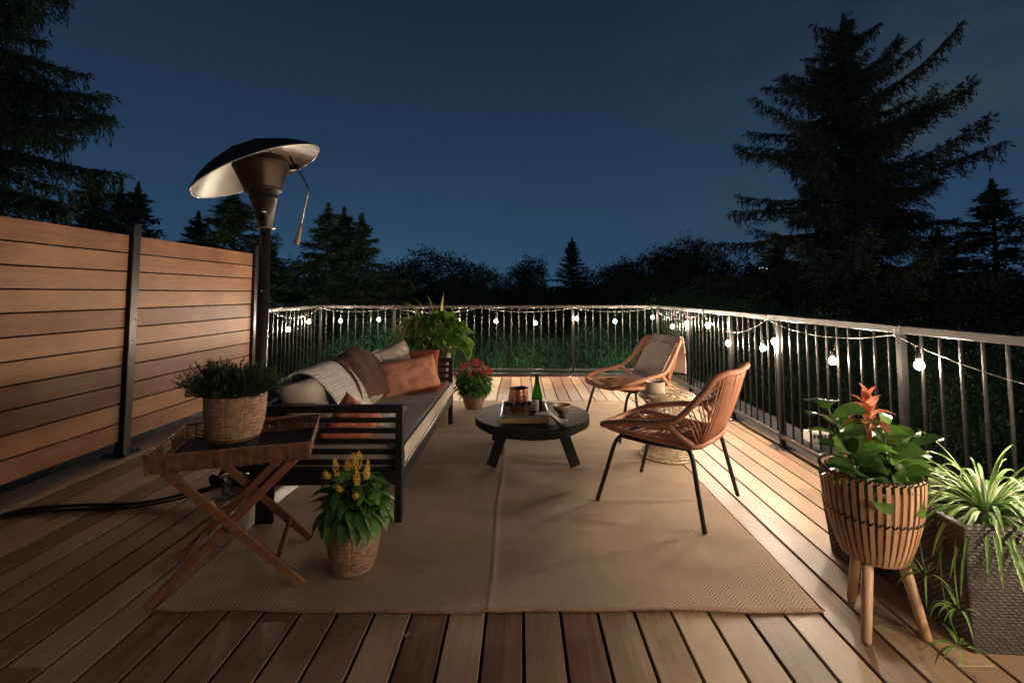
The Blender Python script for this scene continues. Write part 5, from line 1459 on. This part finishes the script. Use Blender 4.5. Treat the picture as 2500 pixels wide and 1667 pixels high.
for i, (pr, u, v, d, wd, lb) in enumerate([
    (bp1, 985, 668, 26, 1.1, 'dark leafy tree at the left end of the low treeline gap'),
    (bp1, 1180, 672, 28, 1.0, 'dark leafy tree left of the lone distant spruce'),
    (bp1, 1290, 658, 27, 1.1, 'dark round treetop touching the left of the lone distant spruce'),
    (bp1, 1480, 668, 27, 1.2, 'dark leafy tree right of the lone distant spruce'),
    (bp1, 1560, 650, 24, 1.1, 'dark treetop above the back right railing corner'),
    (bp1, 1640, 628, 22, 1.1, 'tall leafy treetop left of the huge spruce'),
    (bp1, 1705, 612, 21, 0.7, 'thin upright treetop beside the huge spruce'),
    (bp1, 1780, 655, 20, 1.3, 'leafy treetop under the left branches of the huge spruce'),
    (bp1, 700, 672, 18, 1.4, 'dark leafy mass under the small conifer by the heater'),
    (bp1, 930, 690, 19, 1.2, 'dark leafy tree below the three joined spruces'),
    (bp1, 1950, 690, 16, 1.5, 'dark leafy tree below the trunk of the huge spruce'),
    (bp1, 2180, 700, 14, 1.4, 'dark leafy tree beyond the near right railing'),
    (bp1, 2420, 700, 13, 1.5, 'dark leafy tree at the right frame edge beyond the railing'),
    (bp2, 760, 800, 11.5, 0.85, 'leafy bush beyond the back left corner of the railing'),
    (bp2, 930, 745, 11.5, 0.75, 'bright green lit tree behind the sofa, beyond the railing'),
    (bp2, 1090, 790, 10.8, 0.8, 'leafy tree beyond the railing behind the red flowers'),
    (bp2, 1420, 770, 10.8, 0.85, 'leafy tree beyond the railing left of the far rope chair'),
    (bp2, 1570, 700, 12.0, 0.85, 'green lit leafy tree behind the far rope chair'),
    (bp2, 1700, 660, 13.0, 0.9, 'sparse pale green tree rising above the railing right of centre'),
    (bp2, 1840, 700, 11.0, 0.9, 'leafy tree outside the right railing behind the near rope chair'),
    (bp2, 2030, 730, 8.8, 0.75, 'leafy tree outside the right railing behind the fig plant'),
    (bp2, 2250, 760, 7.6, 0.65, 'leafy tree outside the right railing above the spider plant'),
    (bp2, 2480, 780, 7.2, 0.65, 'leafy tree outside the right railing at the frame edge')]):
    putb(pr, u, v, d, i*0.9+0.2, lb, wd)
# far wood closing the horizon
rng = np.random.default_rng(77); n = 60000
ang = rng.uniform(-1.15, 1.05, n); rr_ = rng.uniform(48, 75, n)
X_ = rr_*np.sin(ang); Y_ = rr_*np.cos(ang)
hgt = 4.3+1.6*np.sin(X_*0.35)*np.cos(X_*0.13+1)+1.0*np.sin(X_*1.1+Y_*0.3)
Z_ = GZ+(hgt+2.0)*rng.uniform(0, 1, n)**0.45
V, F = diamonds(np.stack([X_, Y_, Z_], 1), rng.normal(size=(n, 3)), rng.uniform(0.4, 1.1, n), rng.uniform(0.4, 0.9, n), rng)
o = add_np('distant_wood', V, F, 'leaf_dark', None); struct(o, 'stuff')

# neighbour's house beyond the back left corner, lit windows glimpsed through the leaves
b = Vector(((700-CX)/FPX*17, 17, GZ))
t = thing('house', 'neighbouring house with cool lit windows glimpsed through trees at back left', 'house', b, 0.15, world=False)
mb = MB(); mb.box(-5.5, 0, 0, 3.5, 6, 5.0); mb.build('wall', 'house', t)
mb = MB(); mb.add([(-5.8, -0.3, 5.0), (3.8, -0.3, 5.0), (3.8, 6.3, 5.0), (-5.8, 6.3, 5.0), (-5.8, 3, 6.2), (3.8, 3, 6.2)], [(0, 1, 5, 4), (2, 3, 4, 5), (0, 4, 3), (1, 2, 5), (3, 2, 1, 0)]); mb.build('roof', 'roof', t)
for wx, wz, ww, wh in ((-0.9, 3.5, 0.6, 0.9), (1.2, 3.75, 0.7, 0.35), (1.9, 2.3, 0.4, 0.5), (-2.6, 3.5, 0.6, 0.9)):
    mb = MB(); mb.box(wx-0.05, -0.05, wz-0.05, wx+ww+0.05, -0.005, wz+wh+0.05); wo = mb.build('window', 'white_plastic', t)
    mb = MB(); mb.box(wx, -0.07, wz, wx+ww, -0.052, wz+wh); mb.build('pane', 'window', wo)
# distant lit tower
def tower(u, v, d, label):
    b = Vector(((u-CX)/FPX*d, d, GZ)); zt_ = top_z(v, d)-GZ
    t = thing('tower_block', label, 'building', b, 0, world=False)
    w = 3.2; mb = MB(); mb.box(-w, -w, 0, w, w, zt_-1.2, None, 0.1); mb.build('wall', 'house', t)
    mb = MB(); mb.box(-w*1.15, -w*1.15, zt_-1.2, w*1.15, w*1.15, zt_-0.9); mb.box(-w*0.4, -w*0.4, zt_-0.9, w*0.4, w*0.4, zt_+0.8); mb.build('roof', 'house', t)
    mb = MB()
    for k in range(5):
        for r_ in range(2): mb.box(-w+0.5+k*1.25, -w-0.06, zt_-2.2-r_*1.3, -w+1.25+k*1.25, -w-0.02, zt_-1.6-r_*1.3)
    mb.build('lit_windows', 'tower_light', t)
tower(977, 684, 180, 'tiny distant tower with white lights on the horizon left of centre')
tower(1861, 645, 200, 'tiny distant building with white lights seen through the huge spruce')

# unseen spotlights added among the trees to light green patches on the leaves
gl = [((905-CX)/FPX*9.4, 9.3, -1.1), ((1250-CX)/FPX*9.2, 9.0, -1.6), ((1540-CX)/FPX*9.2, 9.0, -1.2)]
for i, (x_, y_, z_) in enumerate(gl):
    t = thing('added_spotlight', ('added unseen pole spotlight below the deck, behind the sofa cushions', 'added unseen pole spotlight below the deck, behind the coffee table', 'added unseen pole spotlight below the deck, behind the far rope chair')[i], 'lamp', (x_, y_, GZ), 0, 'added unseen spotlights below the deck', world=False)
    h_ = z_-GZ
    mb = MB(); mb.tube([(0, 0, 0), (0, 0, h_-0.05)], 0.03, 8); mb.build('pole', 'post_metal', t)
    mt_ = Matrix.Translation((0, 0, h_)) @ Matrix.Rotation(rad(-55), 4, 'X')
    mb = MB(); mb.lathe([(0.04, -0.12), (0.07, -0.08), (0.08, 0.05), (0.075, 0.05), (0.065, -0.02)], 16, mt_, True, False); hd2 = mb.build('head', 'post_metal', t, True)
    mb = MB(); mb.lathe([(0.064, -0.018), (0.003, -0.018)], 12, mt_, False, True); mb.build('lens', 'garden', hd2)

for o in list(S.objects):
    if '_w' in o.keys(): del o['_w']
S.cycles.use_denoising = True
S.cycles.max_bounces = 10; S.cycles.transmission_bounces = 10; S.cycles.diffuse_bounces = 3; S.cycles.glossy_bounces = 4; S.cycles.transparent_max_bounces = 8
S.cycles.sample_clamp_indirect = 4.0
